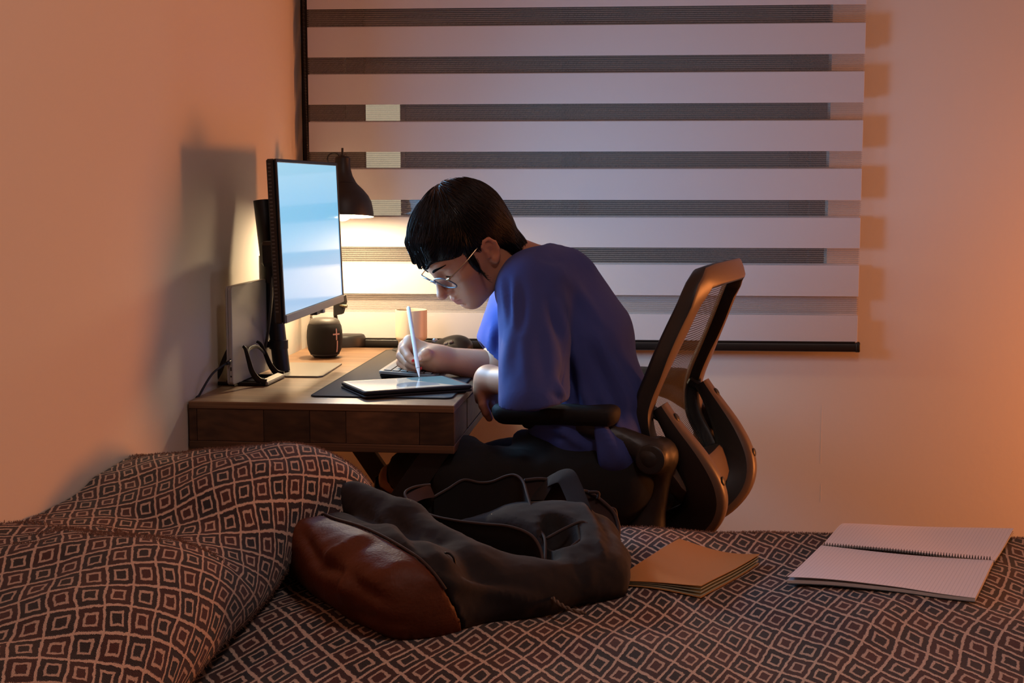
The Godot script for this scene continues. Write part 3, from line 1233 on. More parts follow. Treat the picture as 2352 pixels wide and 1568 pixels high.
func heap_top(x: float, z: float) -> float:
	var y := 0.700 + 0.036 * exp(-pow((x + 0.60) / 0.17, 2.0)) * smoothstep(-1.95, -2.30, z)
	y -= (0.008 + 0.022 * smoothstep(-0.84, -0.66, x)) * exp(-pow((z + 1.98 - 0.35 * (x + 0.7)) / 0.15, 2.0))
	y += 0.018 * exp(-pow((z + 1.70) / 0.16, 2.0))
	y += soft.get_noise_2d(x * 5.0 + 9.0, z * 5.0) * 0.008
	var e := clampf((-2.30 - z) / 0.26, 0.0, 1.0)
	return lerpf(BED - 0.04, y, sqrt(maxf(0.0, 1.0 - e * e)))


func build_bed() -> void:
	var t := thing("bed", "low bed with a mattress, hidden under the patterned blanket", "bed", Vector3(0.2, 0, -1.84))
	var inv := T(-t.position)
	var g := Geo.new()
	g.box(inv * T(Vector3(0.22, 0.40, -1.84)), Vector3(2.08, 0.24, 1.40), 0.05)
	part("mattress", g.mesh(), mat("mattress", Color(0.8, 0.78, 0.75), 0.9), t)
	g = Geo.new()
	g.box(inv * T(Vector3(0.22, 0.22, -1.84)), Vector3(2.08, 0.12, 1.36), 0.01)
	var dk := mat("bed_frame", Color(0.16, 0.11, 0.08), 0.5)
	part("bed_frame", g.mesh(), dk, t)
	for x in [-0.76, 1.2]:
		for z in [-2.47, -1.21]:
			g = Geo.new()
			g.box(inv * T(Vector3(x, 0.08, z)), Vector3(0.06, 0.16, 0.06), 0.005)
			part("leg", g.mesh(), dk, t)
	var cloth := blanket_cloth("blanket_weave")
	g = Geo.new()
	var nz := 150
	var nx := 190
	var f := func(s: float, q: float) -> Vector3:
		var x := lerpf(LEFT + 0.004, 1.30, s)
		# the run goes from the near hem over the top and down the far side
		var run := lerpf(0.0, 1.78, q)
		if run < 1.475:
			var z := -1.10 - run
			return Vector3(x, bed_top(x, z), z)
		var d := run - 1.475
		return Vector3(x, bed_top(x, -2.575) - d, -2.585 - 0.006 * sin(x * 20.0))
	g.grid(f, nx, nz)
	# lattice steps measured on the bed: one step runs up to the right, the other down to the right
	var e1 := Vector2(0.0262, -0.068) * 0.96
	var e2 := Vector2(0.0262, 0.043) * 0.96
	var det := e1.x * e2.y - e1.y * e2.x
	var r := 0
	for j in nz + 1:
		for i in nx + 1:
			var p := g.v[r]
			var run := 1.78 * j / nz
			var zz := -1.10 - run
			var skew := 0.03 * soft.get_noise_2d(p.x * 1.5 + 3.0, zz * 1.5)
			var a := (p.x + skew * 0.6) * e2.y - (zz + skew) * e2.x
			var b := e1.x * (zz + skew) - e1.y * (p.x + skew * 0.6)
			g.uv[r] = Vector2(a, b) / det / 8.0
			r += 1
	var bl := lone("blanket", g.mesh(180), cloth, "chenille blanket of cream diamonds on navy and maroon spread flat over the bed", "blanket")
	var flat := g
	# heaped end of the bedding along the left wall
	g = Geo.new()
	var nu := 90
	var nv := 130
	var hf := func(s: float, q: float) -> Vector3:
		var z := lerpf(-1.15, -2.575, q)
		var xe := heap_edge(z)
		var rr := 0.15
		var flat_to := xe - rr
		if s < 0.62:
			var x := lerpf(LEFT + 0.003, flat_to, s / 0.62)
			return Vector3(x, heap_top(x, z), z)
		var a := (s - 0.62) / 0.38 * PI * 0.62
		var h := heap_top(flat_to, z) - BED + 0.012
		var x2 := flat_to + rr * sin(a)
		return Vector3(x2, BED - 0.012 + h * (0.42 + 0.58 * cos(a)) if a > 0.0 else 0.0, z)
	g.grid(hf, nu, nv)
	for j in nv + 1:
		var arc := 0.0
		for i in nu + 1:
			var o := j * (nu + 1) + i
			if i:
				arc += g.v[o].distance_to(g.v[o - 1])
			var wz := 0.0
			g.uv[o] = Vector2(arc, 0)
	for i in nu + 1:
		var arc := 0.0
		for j in nv + 1:
			var o := j * (nu + 1) + i
			if j:
				arc += g.v[o].distance_to(g.v[o - nu - 1])
			g.uv[o].y = arc
	for o in g.uv.size():
		var u := g.uv[o].x
		var w := g.uv[o].y
		var wv := 0.006 * soft.get_noise_2d(u * 6.0, w * 6.0)
		g.uv[o] = Vector2((u + w * 0.34 + wv) / 0.0325, (w - u * 1.1 - wv) / 0.080) / 8.0
	var heap := g
	var hp := lone("bedding_heap", g.mesh(180), cloth, "tall rounded heap of the same diamond bedding piled against the left wall", "bedding")
	# loose chenille fibres that stand up where the cloth is seen edge-on
	var rng := RandomNumberGenerator.new()
	rng.seed = 44
	var fib := Geo.new()
	fib.tube([Vector3.ZERO, Vector3(0.0006, 0.0022, 0), Vector3(0.0018, 0.0042, 0)], [0.00055, 0.00042, 0.0002], 3)
	var fm := fib.mesh(180)
	var fur := mat("blanket_fibre", Color(0.46, 0.34, 0.29), 0.95)
	for k in 2:
		var src: Geo = [flat, heap][k]
		var put: Array[Transform3D] = []
		for i in src.idx.size() / 3:
			var a := src.v[src.idx[i * 3]]
			var b := src.v[src.idx[i * 3 + 1]]
			var c := src.v[src.idx[i * 3 + 2]]
			var nn := (b - a).cross(c - a)
			var area := nn.length() * 0.5
			nn = nn.normalized()
			if k == 0 and (a.z > -2.49 or a.y < BED - 0.06):
				continue
			if k == 1 and absf(nn.dot((EYE - a).normalized())) > 0.13:
				continue
			var cnt := int(area * (90000.0 if k == 0 else 70000.0) + rng.randf())
			for q in cnt:
				var r1 := sqrt(rng.randf())
				var r2 := rng.randf()
				var p := a * (1.0 - r1) + b * (r1 * (1.0 - r2)) + c * (r1 * r2)
				var up := (nn + Vector3(rng.randf_range(-0.8, 0.8), rng.randf_range(-0.4, 0.4), rng.randf_range(-0.8, 0.8))).normalized()
				var sd := up.cross(Vector3(rng.randf_range(-1, 1), 0.3, rng.randf_range(-1, 1))).normalized()
				put.append(Transform3D(Basis(sd, up, sd.cross(up)) * Basis.from_scale(Vector3.ONE * rng.randf_range(0.4, 1.0)), p))
		var mm := MultiMesh.new()
		mm.transform_format = MultiMesh.TRANSFORM_3D
		mm.mesh = fm
		mm.instance_count = put.size()
		for i in put.size():
			mm.set_instance_transform(i, put[i])
		var mi := MultiMeshInstance3D.new()
		mi.name = "fibres"
		mi.multimesh = mm
		mi.material_override = fur
		mi.set_meta("kind", "stuff")
		(bl if k == 0 else hp).add_child(mi, true)
# ---------------------------------------------------------------- small things on the desk
func round_rect(w: float, h: float, r: float, n := 5) -> PackedVector2Array:
	var out := PackedVector2Array()
	for c in 4:
		var cx: float = (w * 0.5 - r) * (1 if c == 0 or c == 3 else -1)
		var cy: float = (h * 0.5 - r) * (1 if c < 2 else -1)
		for i in n + 1:
			var a := PI * 0.5 * (c + float(i) / n)
			out.append(Vector2(cx + cos(a) * r, cy + sin(a) * r))
	return out


# a flat plate lying on y = 0: local x, z plan, thickness h
func plate(w: float, l: float, h: float, r: float, bevel: float, g: Geo = null, at := Vector3.ZERO) -> Geo:
	if g == null:
		g = Geo.new()
	g.prism(round_rect(w, l, r), h, Transform3D(Basis(Vector3.RIGHT, -PI / 2), at + Vector3(0, h * 0.5, 0)), bevel)
	return g


func build_desk_things() -> void:
	# desk mat
	var turn := deg_to_rad(-1.8)
	var t := thing("desk_mat", "long dark grey felt desk mat with a stitched black edge under the tablet and keyboard", "mat", Vector3(-0.460, DESK_H, -3.145), turn)
	var felt := mat("felt", Color(0.225, 0.205, 0.195), 0.95)
	relief(felt, noise_tex(31, 0.5, 256, 2), 0.03, Vector3.ONE * 14)
	felt.rim_enabled = true
	felt.rim = 0.3
	part("felt_sheet", plate(0.286, 0.794, 0.0030, 0.014, 0.0006).mesh(), felt, t)
	var g := Geo.new()
	var loop := []
	for p in round_rect(0.288, 0.796, 0.015, 6):
		loop.append(Vector3(p.x, 0.0016, p.y))
	g.tube(loop, 0.0019, 8, true)
	part("stitched_edge", g.mesh(180), mat("mat_edge", Color(0.05, 0.045, 0.045), 0.8), t)

	# closed laptop upright in its stand
	var la := Vector3(-0.812, 0.757, -2.858)
	var lb := Vector3(-0.797, 0.757, -3.135)
	var ldir := (lb - la).normalized()
	var lay := Transform3D(Basis(ldir.cross(Vector3.UP) * -1.0, Vector3.UP, -ldir).orthonormalized(), la.lerp(lb, 0.5))
	var ll := la.distance_to(lb)
	t = thing("laptop", "closed grey aluminium laptop standing upright on its edge beside the monitor", "laptop", la.lerp(lb, 0.5))
	var li := T(-t.position)
	var alu := mat("laptop_aluminium", Color(0.66, 0.64, 0.62), 0.38, 0.15)
	for s in 2:
		g = Geo.new()
		var th := 0.0045 if s else 0.0085
		g.prism(round_rect(ll, 0.2085, 0.009), th, li * lay * Transform3D(Basis(Vector3.UP, PI / 2), Vector3(0.0035 if s else -0.0034, 0.104, 0)), 0.0012)
		part("lid" if s else "base", g.mesh(), alu, t)
	for q in [0.034, 0.018]:
		g = Geo.new()
		g.box(li * lay * T(Vector3(-0.0034, q, ll * 0.5 + 0.0001)), Vector3(0.003, 0.008 if q > 0.03 else 0.0035, 0.0008), 0.0003)
		part("port", g.mesh(), mat("port_dark", Color(0.02, 0.02, 0.02), 0.5), t)
	# stand: two arched frames of bent aluminium, one each side of the laptop
	var sc := la.lerp(lb, 0.36)
	t = thing("laptop_stand", "black and grey bent metal stand with arched feet holding the upright laptop", "stand", Vector3(sc.x, DESK_H, sc.z))
	t.basis = lay.basis
	var sd := mat("stand_metal", Color(0.10, 0.095, 0.09), 0.4, 0.3)
	var sg := mat("stand_grey", Color(0.50, 0.48, 0.45), 0.4, 0.5)
	for s in [-1.0, 1.0]:
		var frame := Geo.new()
		for z in [0.058, -0.068]:
			var rib := curve([Vector3(0.066 * s, 0.006, z), Vector3(0.050 * s, 0.012, z), Vector3(0.036 * s, 0.030, z), Vector3(0.027 * s, 0.055, z - signf(z) * 0.004), Vector3(0.019 * s, 0.076, z - signf(z) * 0.010), Vector3(0.0115 * s, 0.083, z - signf(z) * 0.016)], 5)
			var rad := []
			for i in rib.size():
				rad.append(lerpf(0.0095, 0.0030, pow(float(i) / (rib.size() - 1), 0.7)))
			frame.tube(rib, rad, 10, false, Vector3(0, 0, 1), 0.42)
			frame.box(Transform3D(Basis(Vector3.BACK, 0.0), Vector3(0.033 * s, 0.004, z)), Vector3(0.060, 0.008, 0.006), 0.002)
		var arch := curve([Vector3(0.0265 * s, 0.055, 0.052), Vector3(0.0205 * s, 0.072, 0.030), Vector3(0.0190 * s, 0.076, 0.0), Vector3(0.0205 * s, 0.072, -0.036), Vector3(0.0265 * s, 0.055, -0.062)], 5)
		frame.tube(arch, 0.0040, 8, false, Vector3(1, 0, 0), 0.45)
		part("side_frame", frame.mesh(40), sd, t)
		frame = Geo.new()
		frame.box(Transform3D(Basis(Vector3.BACK, -0.25 * s), Vector3(0.061 * s, 0.0065, -0.005)), Vector3(0.019, 0.009, 0.132), 0.0025)
		part("foot_strip", frame.mesh(), sg, t, "grey foot strip along the bottom")
	g = Geo.new()
	g.box(T(Vector3(0, 0.003, -0.005)), Vector3(0.07, 0.005, 0.05), 0.001)
	part("cradle", g.mesh(), sd, t)
	# charging cable
	var plug := lay * Vector3(-0.0034, 0.052, ll * 0.5)
	t = thing("charging_cable", "black charging cable plugged into the upright laptop and running behind the desk", "cable", plug)
	li = T(-plug)
	g = Geo.new()
	g.box(Transform3D(Basis(Vector3.RIGHT, 0.25), li * (plug + Vector3(0, -0.002, 0.007))), Vector3(0.006, 0.011, 0.014), 0.002)
	part("plug", g.mesh(), mat("plug_grey", Color(0.35, 0.33, 0.32), 0.4, 0.3), t)
	g = Geo.new()
	var cb := [plug + Vector3(-0.001, -0.002, 0.012), plug + Vector3(-0.012, -0.009, 0.034), plug + Vector3(-0.022, -0.022, 0.070), Vector3(-0.8420, 0.7545, -2.745), Vector3(-0.8473, 0.735, -2.735), Vector3(-0.8473, 0.62, -2.76), Vector3(-0.8473, 0.40, -2.84)]
	cb = curve(cb, 8)
	for i in cb.size():
		cb[i] = li * cb[i]
	g.tube(cb, 0.0024, 8)
	g.tube([cb[0], cb[3]], 0.0042, 8)
	part("cord", g.mesh(40), mat("cord_black", Color(0.04, 0.04, 0.04), 0.5), t)

	# round fabric speaker
	t = thing("speaker", "small round black fabric speaker with pale plus and minus marks under the monitor", "speaker", Vector3(-0.724, DESK_H, -3.405))
	var sp := mat("speaker_fabric", Color(0.06, 0.055, 0.05), 0.9)
	relief(sp, noise_tex(33, 0.9, 256, 2), 0.05, Vector3.ONE * 22)
	var prof := [Vector2(0.022, 0.0), Vector2(0.027, 0.001), Vector2(0.0355, 0.008), Vector2(0.0412, 0.020), Vector2(0.0437, 0.035), Vector2(0.0445, 0.050), Vector2(0.0438, 0.066), Vector2(0.0420, 0.078), Vector2(0.0385, 0.0855)]
	g = Geo.new()
	g.lathe(T(), prof, 48)
	part("grille", g.mesh(), sp, t)
	var cap := mat("speaker_cap", Color(0.19, 0.175, 0.16), 0.55)
	g = Geo.new()
	g.lathe(T(), [Vector2(0.0390, 0.0846), Vector2(0.0385, 0.0875), Vector2(0.0350, 0.0935), Vector2(0.0285, 0.0972), Vector2(0.027, 0.0968), Vector2(0.010, 0.0970), Vector2(0.0005, 0.0972)], 48, false, false)
	part("top_cap", g.mesh(), cap, t)
	g = Geo.new()
	g.lathe(T(), [Vector2(0.0360, 0.0072), Vector2(0.0365, 0.0083), Vector2(0.0360, 0.0092)], 48, false, false)
	part("bottom_seam", g.mesh(), cap, t)
	var mk := mat("mark_pale", Color(0.78, 0.66, 0.62), 0.7)
	var surf := func(a: float, y: float) -> Vector3:
		var r := 0.0445 - 0.9 * pow(y - 0.050, 2.0) - 1100.0 * pow(absf(y - 0.050), 4.0) + 0.0006
		return Vector3(sin(a) * r, y, cos(a) * r)
	var bars := [[0.92, 0.060, 0.0036, 0.0285], [0.92, 0.0605, 0.0215, 0.0036], [0.97, 0.0300, 0.0036, 0.0285]]
	var sign_of := ["plus_mark", "minus_mark"]
	for k in 2:
		g = Geo.new()
		for q in ([bars[0], bars[1]] if k == 0 else [bars[2]]):
			var da: float = q[2] / 0.0445
			g.grid(func(s: float, w: float) -> Vector3: return surf.call(q[0] + (s - 0.5) * da, q[1] + (w - 0.5) * q[3]), 10, 12)
		part(sign_of[k], g.mesh(180), mk, t)

	# mug on its coaster
	var mc := Vector3(-0.527, DESK_H, -3.545)
	t = thing("coaster", "dark round coaster under the cream mug", "coaster", mc)
	g = Geo.new()
	g.lathe(T(), [Vector2(0.048, 0), Vector2(0.050, 0.001), Vector2(0.050, 0.0048), Vector2(0.0485, 0.0058), Vector2(0.0465, 0.0045), Vector2(0.0005, 0.0042)], 40, true, false)
	part("disc", g.mesh(), mat("coaster_dark", Color(0.09, 0.08, 0.07), 0.6), t)
	var clay := mat("mug_glaze", Color(0.86, 0.79, 0.68), 0.42)
	t = thing("mug", "cream stoneware mug with a narrower foot standing on a coaster by the window", "mug", mc + Vector3(0, 0.0046, 0))
	g = Geo.new()
	g.lathe(T(), [Vector2(0.028, 0.0), Vector2(0.0325, 0.0012), Vector2(0.0333, 0.004), Vector2(0.0333, 0.0215), Vector2(0.0385, 0.0265), Vector2(0.0405, 0.031), Vector2(0.0410, 0.036), Vector2(0.0410, 0.101), Vector2(0.0404, 0.1030), Vector2(0.0390, 0.1030), Vector2(0.0382, 0.101), Vector2(0.0380, 0.035), Vector2(0.030, 0.024), Vector2(0.0005, 0.022)], 56, true, false)
	part("cup", g.mesh(30), clay, t)
	g = Geo.new()
	g.lathe(T(), [Vector2(0.0382, 0.072), Vector2(0.0005, 0.0722)], 40, false, false)
	part("coffee", g.mesh(), mat("coffee", Color(0.16, 0.08, 0.04), 0.15), t)
	g = Geo.new()
	var hb := Basis(Vector3.UP, deg_to_rad(82))
	var hp := []
	for q in [Vector3(0.039, 0.088, 0), Vector3(0.056, 0.088, 0), Vector3(0.066, 0.072, 0), Vector3(0.062, 0.054, 0), Vector3(0.050, 0.046, 0), Vector3(0.039, 0.046, 0)]:
		hp.append(hb * q)
	g.tube(curve(hp, 6), 0.0050, 12)
	part("handle", g.mesh(180), clay, t)

	# mouse: a humped body with a metal thumb wheel and pale side buttons
	t = thing("mouse", "black ergonomic mouse with a metal wheel and grey side buttons behind the keyboard", "mouse", Vector3(-0.423, DESK_H, -3.565))
	var f := Field.new()
	f.ball(Vector3(0.012, 0.010, 0), Vector3(0.042, 0.031, 0.036), Basis(), 0.02)
	f.ball(Vector3(-0.028, 0.006, 0), Vector3(0.040, 0.021, 0.032), Basis(), 0.02)
	f.ball(Vector3(0.000, 0.004, 0.026), Vector3(0.042, 0.012, 0.024), Basis(), 0.012)
	f.keep(Vector3(0, 0.0015, 0), Vector3.DOWN, 0.003)
	g = Geo.new()
	f.mesh_into(g, Vector3(-0.08, -0.006, -0.05), Vector3(0.07, 0.065, 0.065), 0.003)
	part("shell", g.mesh(180), mat("mouse_black", Color(0.05, 0.05, 0.055), 0.42), t)
	g = Geo.new()
	g.lathe(Transform3D(Basis(Vector3.RIGHT, PI / 2), Vector3(-0.046, 0.0235, 0.0)), [Vector2(0.006, -0.004), Vector2(0.0085, -0.003), Vector2(0.0085, 0.003), Vector2(0.006, 0.004)], 24)
	part("wheel", g.mesh(), mat("wheel_metal", Color(0.75, 0.74, 0.72), 0.25, 0.9), t)
	g = Geo.new()
	for q in [-0.019, -0.0065]:
		g.box(Transform3D(Basis.from_euler(Vector3(-0.75, 0, 0.36)), Vector3(q + 0.006, 0.0275 + (q + 0.006) * 0.36 - 0.001, 0.0325)), Vector3(0.0115, 0.008, 0.006), 0.002)
	part("side_buttons", g.mesh(), mat("mouse_grey", Color(0.40, 0.37, 0.35), 0.5), t)

	# keyboard, its long side running away from the camera
	var kx := 0.126
	var kl := 0.30
	t = thing("keyboard", "slim silver keyboard with flat grey keys lying between the tablet and the window", "keyboard", Vector3(-0.4515, DESK_H + 0.0031, -3.142), turn)
	var ki := Transform3D(Basis(Vector3.BACK, deg_to_rad(-3.6)), Vector3(0, 0.0085, 0))
	var kb := mat("keyboard_frame", Color(0.58, 0.56, 0.53), 0.4, 0.4)
	g = Geo.new()
	g.prism(round_rect(kx, kl, 0.008), 0.007, ki * Transform3D(Basis(Vector3.RIGHT, -PI / 2), Vector3(0, 0.0035, 0)), 0.001)
	part("frame", g.mesh(), kb, t)
	g = Geo.new()
	g.box(ki * T(Vector3(-kx * 0.5 + 0.012, -0.0062, 0)), Vector3(0.018, 0.0125, kl - 0.02), 0.003)
	g.box(ki * T(Vector3(0.0, -0.0030, 0)), Vector3(kx - 0.006, 0.006, kl - 0.006), 0.002)
	part("underside", g.mesh(), mat("keyboard_dark", Color(0.07, 0.07, 0.08), 0.5), t)
	g = Geo.new()
	g.box(ki * T(Vector3(0, 0.0068, 0)), Vector3(kx - 0.016, 0.0008, kl - 0.014), 0.0002)
	part("key_bed", g.mesh(), mat("keyboard_dark", Color(0.07, 0.07, 0.08), 0.5), t)
	var keym := mat("key_cap", Color(0.56, 0.53, 0.49), 0.55)
	var rows := 6
	var pitch := (kx - 0.018) / rows
	var meshes := {}
	for r in rows:
		var z := kl * 0.5 - 0.0085
		var n := 15 if r != 5 else 9
		var step := (kl - 0.017) / 15.0
		var c := 0
		while c < n:
			var wd := step
			if r == 5:
				wd = step * 7.0 if c == 4 else step
			var key := snappedf(wd, 0.0001)
			if not meshes.has(key):
				var kg := Geo.new()
				kg.prism(round_rect(pitch - 0.0028, wd - 0.0028, 0.0016, 3), 0.0022, Transform3D(Basis(Vector3.RIGHT, -PI / 2), Vector3.ZERO), 0.0005)
				meshes[key] = kg.mesh()
			var o := part("key", meshes[key], keym, t)
			o.transform = ki * T(Vector3(-kx * 0.5 + 0.009 + pitch * (r + 0.5), 0.0082, z - wd * 0.5))
			z -= wd
			c += 1

	# tablet in a folded cover
	var a := on_y(781, 874.7, 0.768)
	var b := on_y(838.4, 897.5, 0.768)
	var c2 := on_y(1084, 882, 0.768)
	var ex := (c2 - b)
	var tw := ex.length()
	ex = ex.normalized()
	var ez := ex.cross(Vector3.UP)
	var tl := 0.158
	var ctr := b + ex * tw * 0.5 - ez * tl * 0.5
	t = thing("tablet", "tablet with a bright white and blue screen lying in a dark folded cover", "tablet", Vector3(ctr.x, DESK_H + 0.0032, ctr.z))
	t.basis = Basis(ex, Vector3.UP, ez)
	var cover := mat("tablet_cover", Color(0.085, 0.06, 0.06), 0.7)
	part("cover_flap", plate(tw + 0.004, tl + 0.004, 0.0042, 0.008, 0.0012).mesh(), cover, t)
	part("case", plate(tw + 0.003, tl + 0.003, 0.0072, 0.009, 0.0016, null, Vector3(0, 0.0058, 0)).mesh(), cover, t)
	part("slate", plate(tw - 0.002, tl - 0.002, 0.0030, 0.008, 0.0008, null, Vector3(0, 0.0108, 0)).mesh(), mat("slate_metal", Color(0.42, 0.38, 0.37), 0.4, 0.5), t)
	var im := Image.create(256, 176, false, Image.FORMAT_RGB8)
	for y in 176:
		for x in 256:
			var u := x / 255.0
			var v := y / 175.0
			var col := Color(0.93, 0.93, 0.91)
			if u > 0.50 + 0.34 * v + 0.03 and u + v * 0.02 > 0.62:
				col = Color(0.45, 0.66, 0.76)
			var d := Vector2((u - 0.56) / 0.21, (v - 0.78) / 0.34).length()
			if d < 1.0 and v < 0.86:
				col = Color(0.60, 0.70, 0.80)
			im.set_pixel(x, y, col)
	var scr := mat("tablet_screen", Color(0.03, 0.03, 0.03), 0.06)
	scr.emission_enabled = true
	scr.emission_operator = BaseMaterial3D.EMISSION_OP_MULTIPLY
	scr.emission = Color.WHITE
	scr.emission_texture = ImageTexture.create_from_image(im)
	scr.emission_energy_multiplier = 0.55
	g = Geo.new()
	var sw := tw - 0.016
	var sl := tl - 0.016
	g.grid(func(s: float, q: float) -> Vector3: return Vector3((s - 0.5) * sw, 0.01385, (0.5 - q) * sl), 1, 1)
	for i in g.uv.size():
		g.uv[i].y = 1.0 - g.uv[i].y
	part("screen", g.mesh(180), scr, t)
	var l := AreaLight3D.new()
	l.name = "tablet_screen_light"
	l.area_size = Vector2(sw, sl)
	l.light_color = Color(0.90, 0.95, 1.0)
	l.light_energy = 0.015
	l.area_range = 4.0
	l.area_attenuation = 2.0
	l.shadow_enabled = true
	t.add_child(l)
	l.transform = Transform3D(Basis(Vector3.RIGHT, PI / 2), Vector3(0, 0.0150, 0))

	# white drawing pen held in the right hand
	var tip := on_y(963, 866, 0.7680)
	var end := tip + (away(941.5, 728, 3.02) - tip).normalized() * 0.162
	t = thing("stylus", "white drawing pen held in the right hand with its tip on the tablet", "pen", tip)
	var dir := (end - tip).normalized()
	var u := dir.cross(Vector3.BACK).normalized()
	var pb := Transform3D(Basis(u, dir, u.cross(dir)), Vector3.ZERO)
	g = Geo.new()
	g.lathe(pb, [Vector2(0.0005, 0), Vector2(0.0010, 0.0015), Vector2(0.0042, 0.021), Vector2(0.0044, 0.024), Vector2(0.0044, 0.155), Vector2(0.0040, 0.159), Vector2(0.0025, 0.1615), Vector2(0.0004, 0.162)], 20, false, false)
	part("barrel", g.mesh(30), mat("pen_white", Color(0.86, 0.86, 0.88), 0.3), t)
	g = Geo.new()
	g.lathe(pb, [Vector2(0.0040, 0.0195), Vector2(0.0044, 0.0205), Vector2(0.0044, 0.0212)], 20, false, false)
	part("tip_ring", g.mesh(), mat("pen_ring", Color(0.6, 0.6, 0.62), 0.4), t)


# ---------------------------------------------------------------- notebooks on the bed
func bed_frame_at(x: float, z: float, lift := 0.0) -> Vector3:
	return Vector3(x, bed_top(x, z) + lift, z)


func build_bed_things() -> void:
	# kraft notebook: bent cover over a block of pages
	var p0 := on_y(1412, 1336, 0.556)
	var p1 := on_y(1610, 1362, 0.553)
	var p2 := on_y(1745, 1280, 0.553)
	var p3 := on_y(1560, 1246, 0.556)
	var c := (p0 + p1 + p2 + p3) * 0.25
	var t := thing("kraft_notebook", "closed notebook with a plain brown kraft cover lying on the blanket", "notebook", c)
	var sheet := func(g: Geo, lift: float, thick: float, curl: float, shrink: float) -> void:
		var q := [p0, p1, p2, p3]
		var top := func(s: float, w: float) -> Vector3:
			s = lerpf(shrink, 1.0 - shrink, s)
			w = lerpf(shrink, 1.0 - shrink, w)
			var a: Vector3 = (q[0] as Vector3).lerp(q[1], s)
			var b: Vector3 = (q[3] as Vector3).lerp(q[2], s)
			var p := a.lerp(b, w)
			p.y = maxf(bed_top(p.x, p.z), 0.5) + 0.003 + lift + curl * (s * s * (1.1 - 0.25 * w))
			return p - c
		var bot := func(s: float, w: float) -> Vector3: return (top.call(1.0 - s, w) as Vector3) - Vector3(0, thick, 0)
		g.grid(top, 12, 12)
		g.grid(bot, 12, 12)
		for e in 4:
			g.grid(func(s: float, w: float) -> Vector3:
				var uvp: Array = [Vector2(s, 0), Vector2(1, s), Vector2(1.0 - s, 1), Vector2(0, 1.0 - s)]
				var k: Vector2 = uvp[e]
				return (top.call(k.x, k.y) as Vector3) - Vector3(0, thick * (1.0 - w), 0), 12, 1)
	var g := Geo.new()
	sheet.call(g, 0.0075, 0.0008, 0.010, 0.0)
	var kraft := mat("kraft_card", Color(0.72, 0.48, 0.25), 0.8)
	relief(kraft, noise_tex(51, 0.3, 256, 3), 0.01, Vector3.ONE * 8)
	part("cover", g.mesh(30), kraft, t)
	g = Geo.new()
	for i in 3:
		sheet.call(g, 0.0058 - 0.0022 * i, 0.0016, 0.0075 - 0.0035 * i, 0.006 + 0.003 * i)
	part("pages", g.mesh(30), mat("page_edge", Color(0.66, 0.68, 0.60), 0.8), t)
	g = Geo.new()
	sheet.call(g, 0.0, 0.0008, 0.0, 0.0)
	part("back_cover", g.mesh(30), kraft, t)

	# ring-bound pad lying open
	var n0 := on_y(1808, 1334, 0.556)
	var n1 := on_y(2240, 1374, 0.556)
	var n2 := on_y(2328, 1222, 0.556)
	var n3 := on_y(1945, 1196, 0.556)
	var m0 := on_y(1888, 1254, 0.556)
	var m1 := on_y(2283, 1288, 0.556)
	c = (n0 + n1 + n2 + n3) * 0.25
	t = thing("spiral_notebook", "open spiral notebook with blank white ruled pages lying on the blanket", "notebook", c)
	var rule := Image.create(8, 512, false, Image.FORMAT_RGB8)
	for y in 512:
		for x in 8:
			rule.set_pixel(x, y, Color(0.80, 0.77, 0.80) if y % 16 == 8 or y % 16 == 9 else Color(0.90, 0.86, 0.88))
	var paper := mat("ruled_paper", Color.WHITE, 0.8)
	paper.albedo_texture = ImageTexture.create_from_image(rule)
	var leaf := func(g2: Geo, q: Array, lift: float, thick: float, up_far: float, up_near: float, uvs: Vector2) -> void:
		var top := func(s: float, w: float) -> Vector3:
			var a: Vector3 = (q[0] as Vector3).lerp(q[1], s)
			var b: Vector3 = (q[3] as Vector3).lerp(q[2], s)
			var p := a.lerp(b, w)
			var pad := 0.35 * (p.y)
			p.y = lerpf(0.556, bed_top(p.x, p.z) + 0.004, 0.35) + lift + up_far * pow(w, 3.0) + up_near * pow(1.0 - w, 4.0) * (1.0 - s) + 0.002 * sin(s * 5.0 + w * 2.0)
			return p - c
		g2.grid(top, 16, 16, uvs)
		g2.grid(func(s: float, w: float) -> Vector3: return (top.call(1.0 - s, w) as Vector3) - Vector3(0, thick, 0), 16, 16, Vector2.ZERO)
		for e in 4:
			g2.grid(func(s: float, w: float) -> Vector3:
				var uvp: Array = [Vector2(s, 0), Vector2(1, s), Vector2(1.0 - s, 1), Vector2(0, 1.0 - s)]
				var k: Vector2 = uvp[e]
				return (top.call(k.x, k.y) as Vector3) - Vector3(0, thick * (1.0 - w), 0), 16, 1, Vector2.ZERO)
	var gap := 0.010
	var near_q := [n0, n1, m1.lerp(n1, 0.03), m0.lerp(n0, 0.03)]
	var far_q := [m0.lerp(n3, 0.04), m1.lerp(n2, 0.04), n2, n3]
	# the rules run along the page's depth, so the texture's v lies across
	for k in 2:
		g = Geo.new()
		leaf.call(g, near_q if k == 0 else far_q, 0.0045, 0.0008, 0.0 if k == 0 else 0.004, 0.005 if k == 0 else 0.0, Vector2(1, 1))
		for i in g.uv.size():
			g.uv[i] = Vector2(g.uv[i].y, g.uv[i].x * 1.55)
		part("page", g.mesh(30), paper, t)
		g = Geo.new()
		leaf.call(g, near_q if k == 0 else far_q, 0.0034, 0.0045 if k == 0 else 0.002, 0.0, 0.0, Vector2.ZERO)
		part("page_block", g.mesh(30), mat("page_block", Color(0.80, 0.78, 0.78), 0.85), t)
		g = Geo.new()
		leaf.call(g, near_q if k == 0 else far_q, -0.0012 if k == 0 else 0.0012, 0.0012, 0.0, 0.0, Vector2.ZERO)
		part("back_board", g.mesh(30), mat("back_board", Color(0.30, 0.34, 0.36), 0.8), t)
	g = Geo.new()
	var coil := []
	var turns := 60
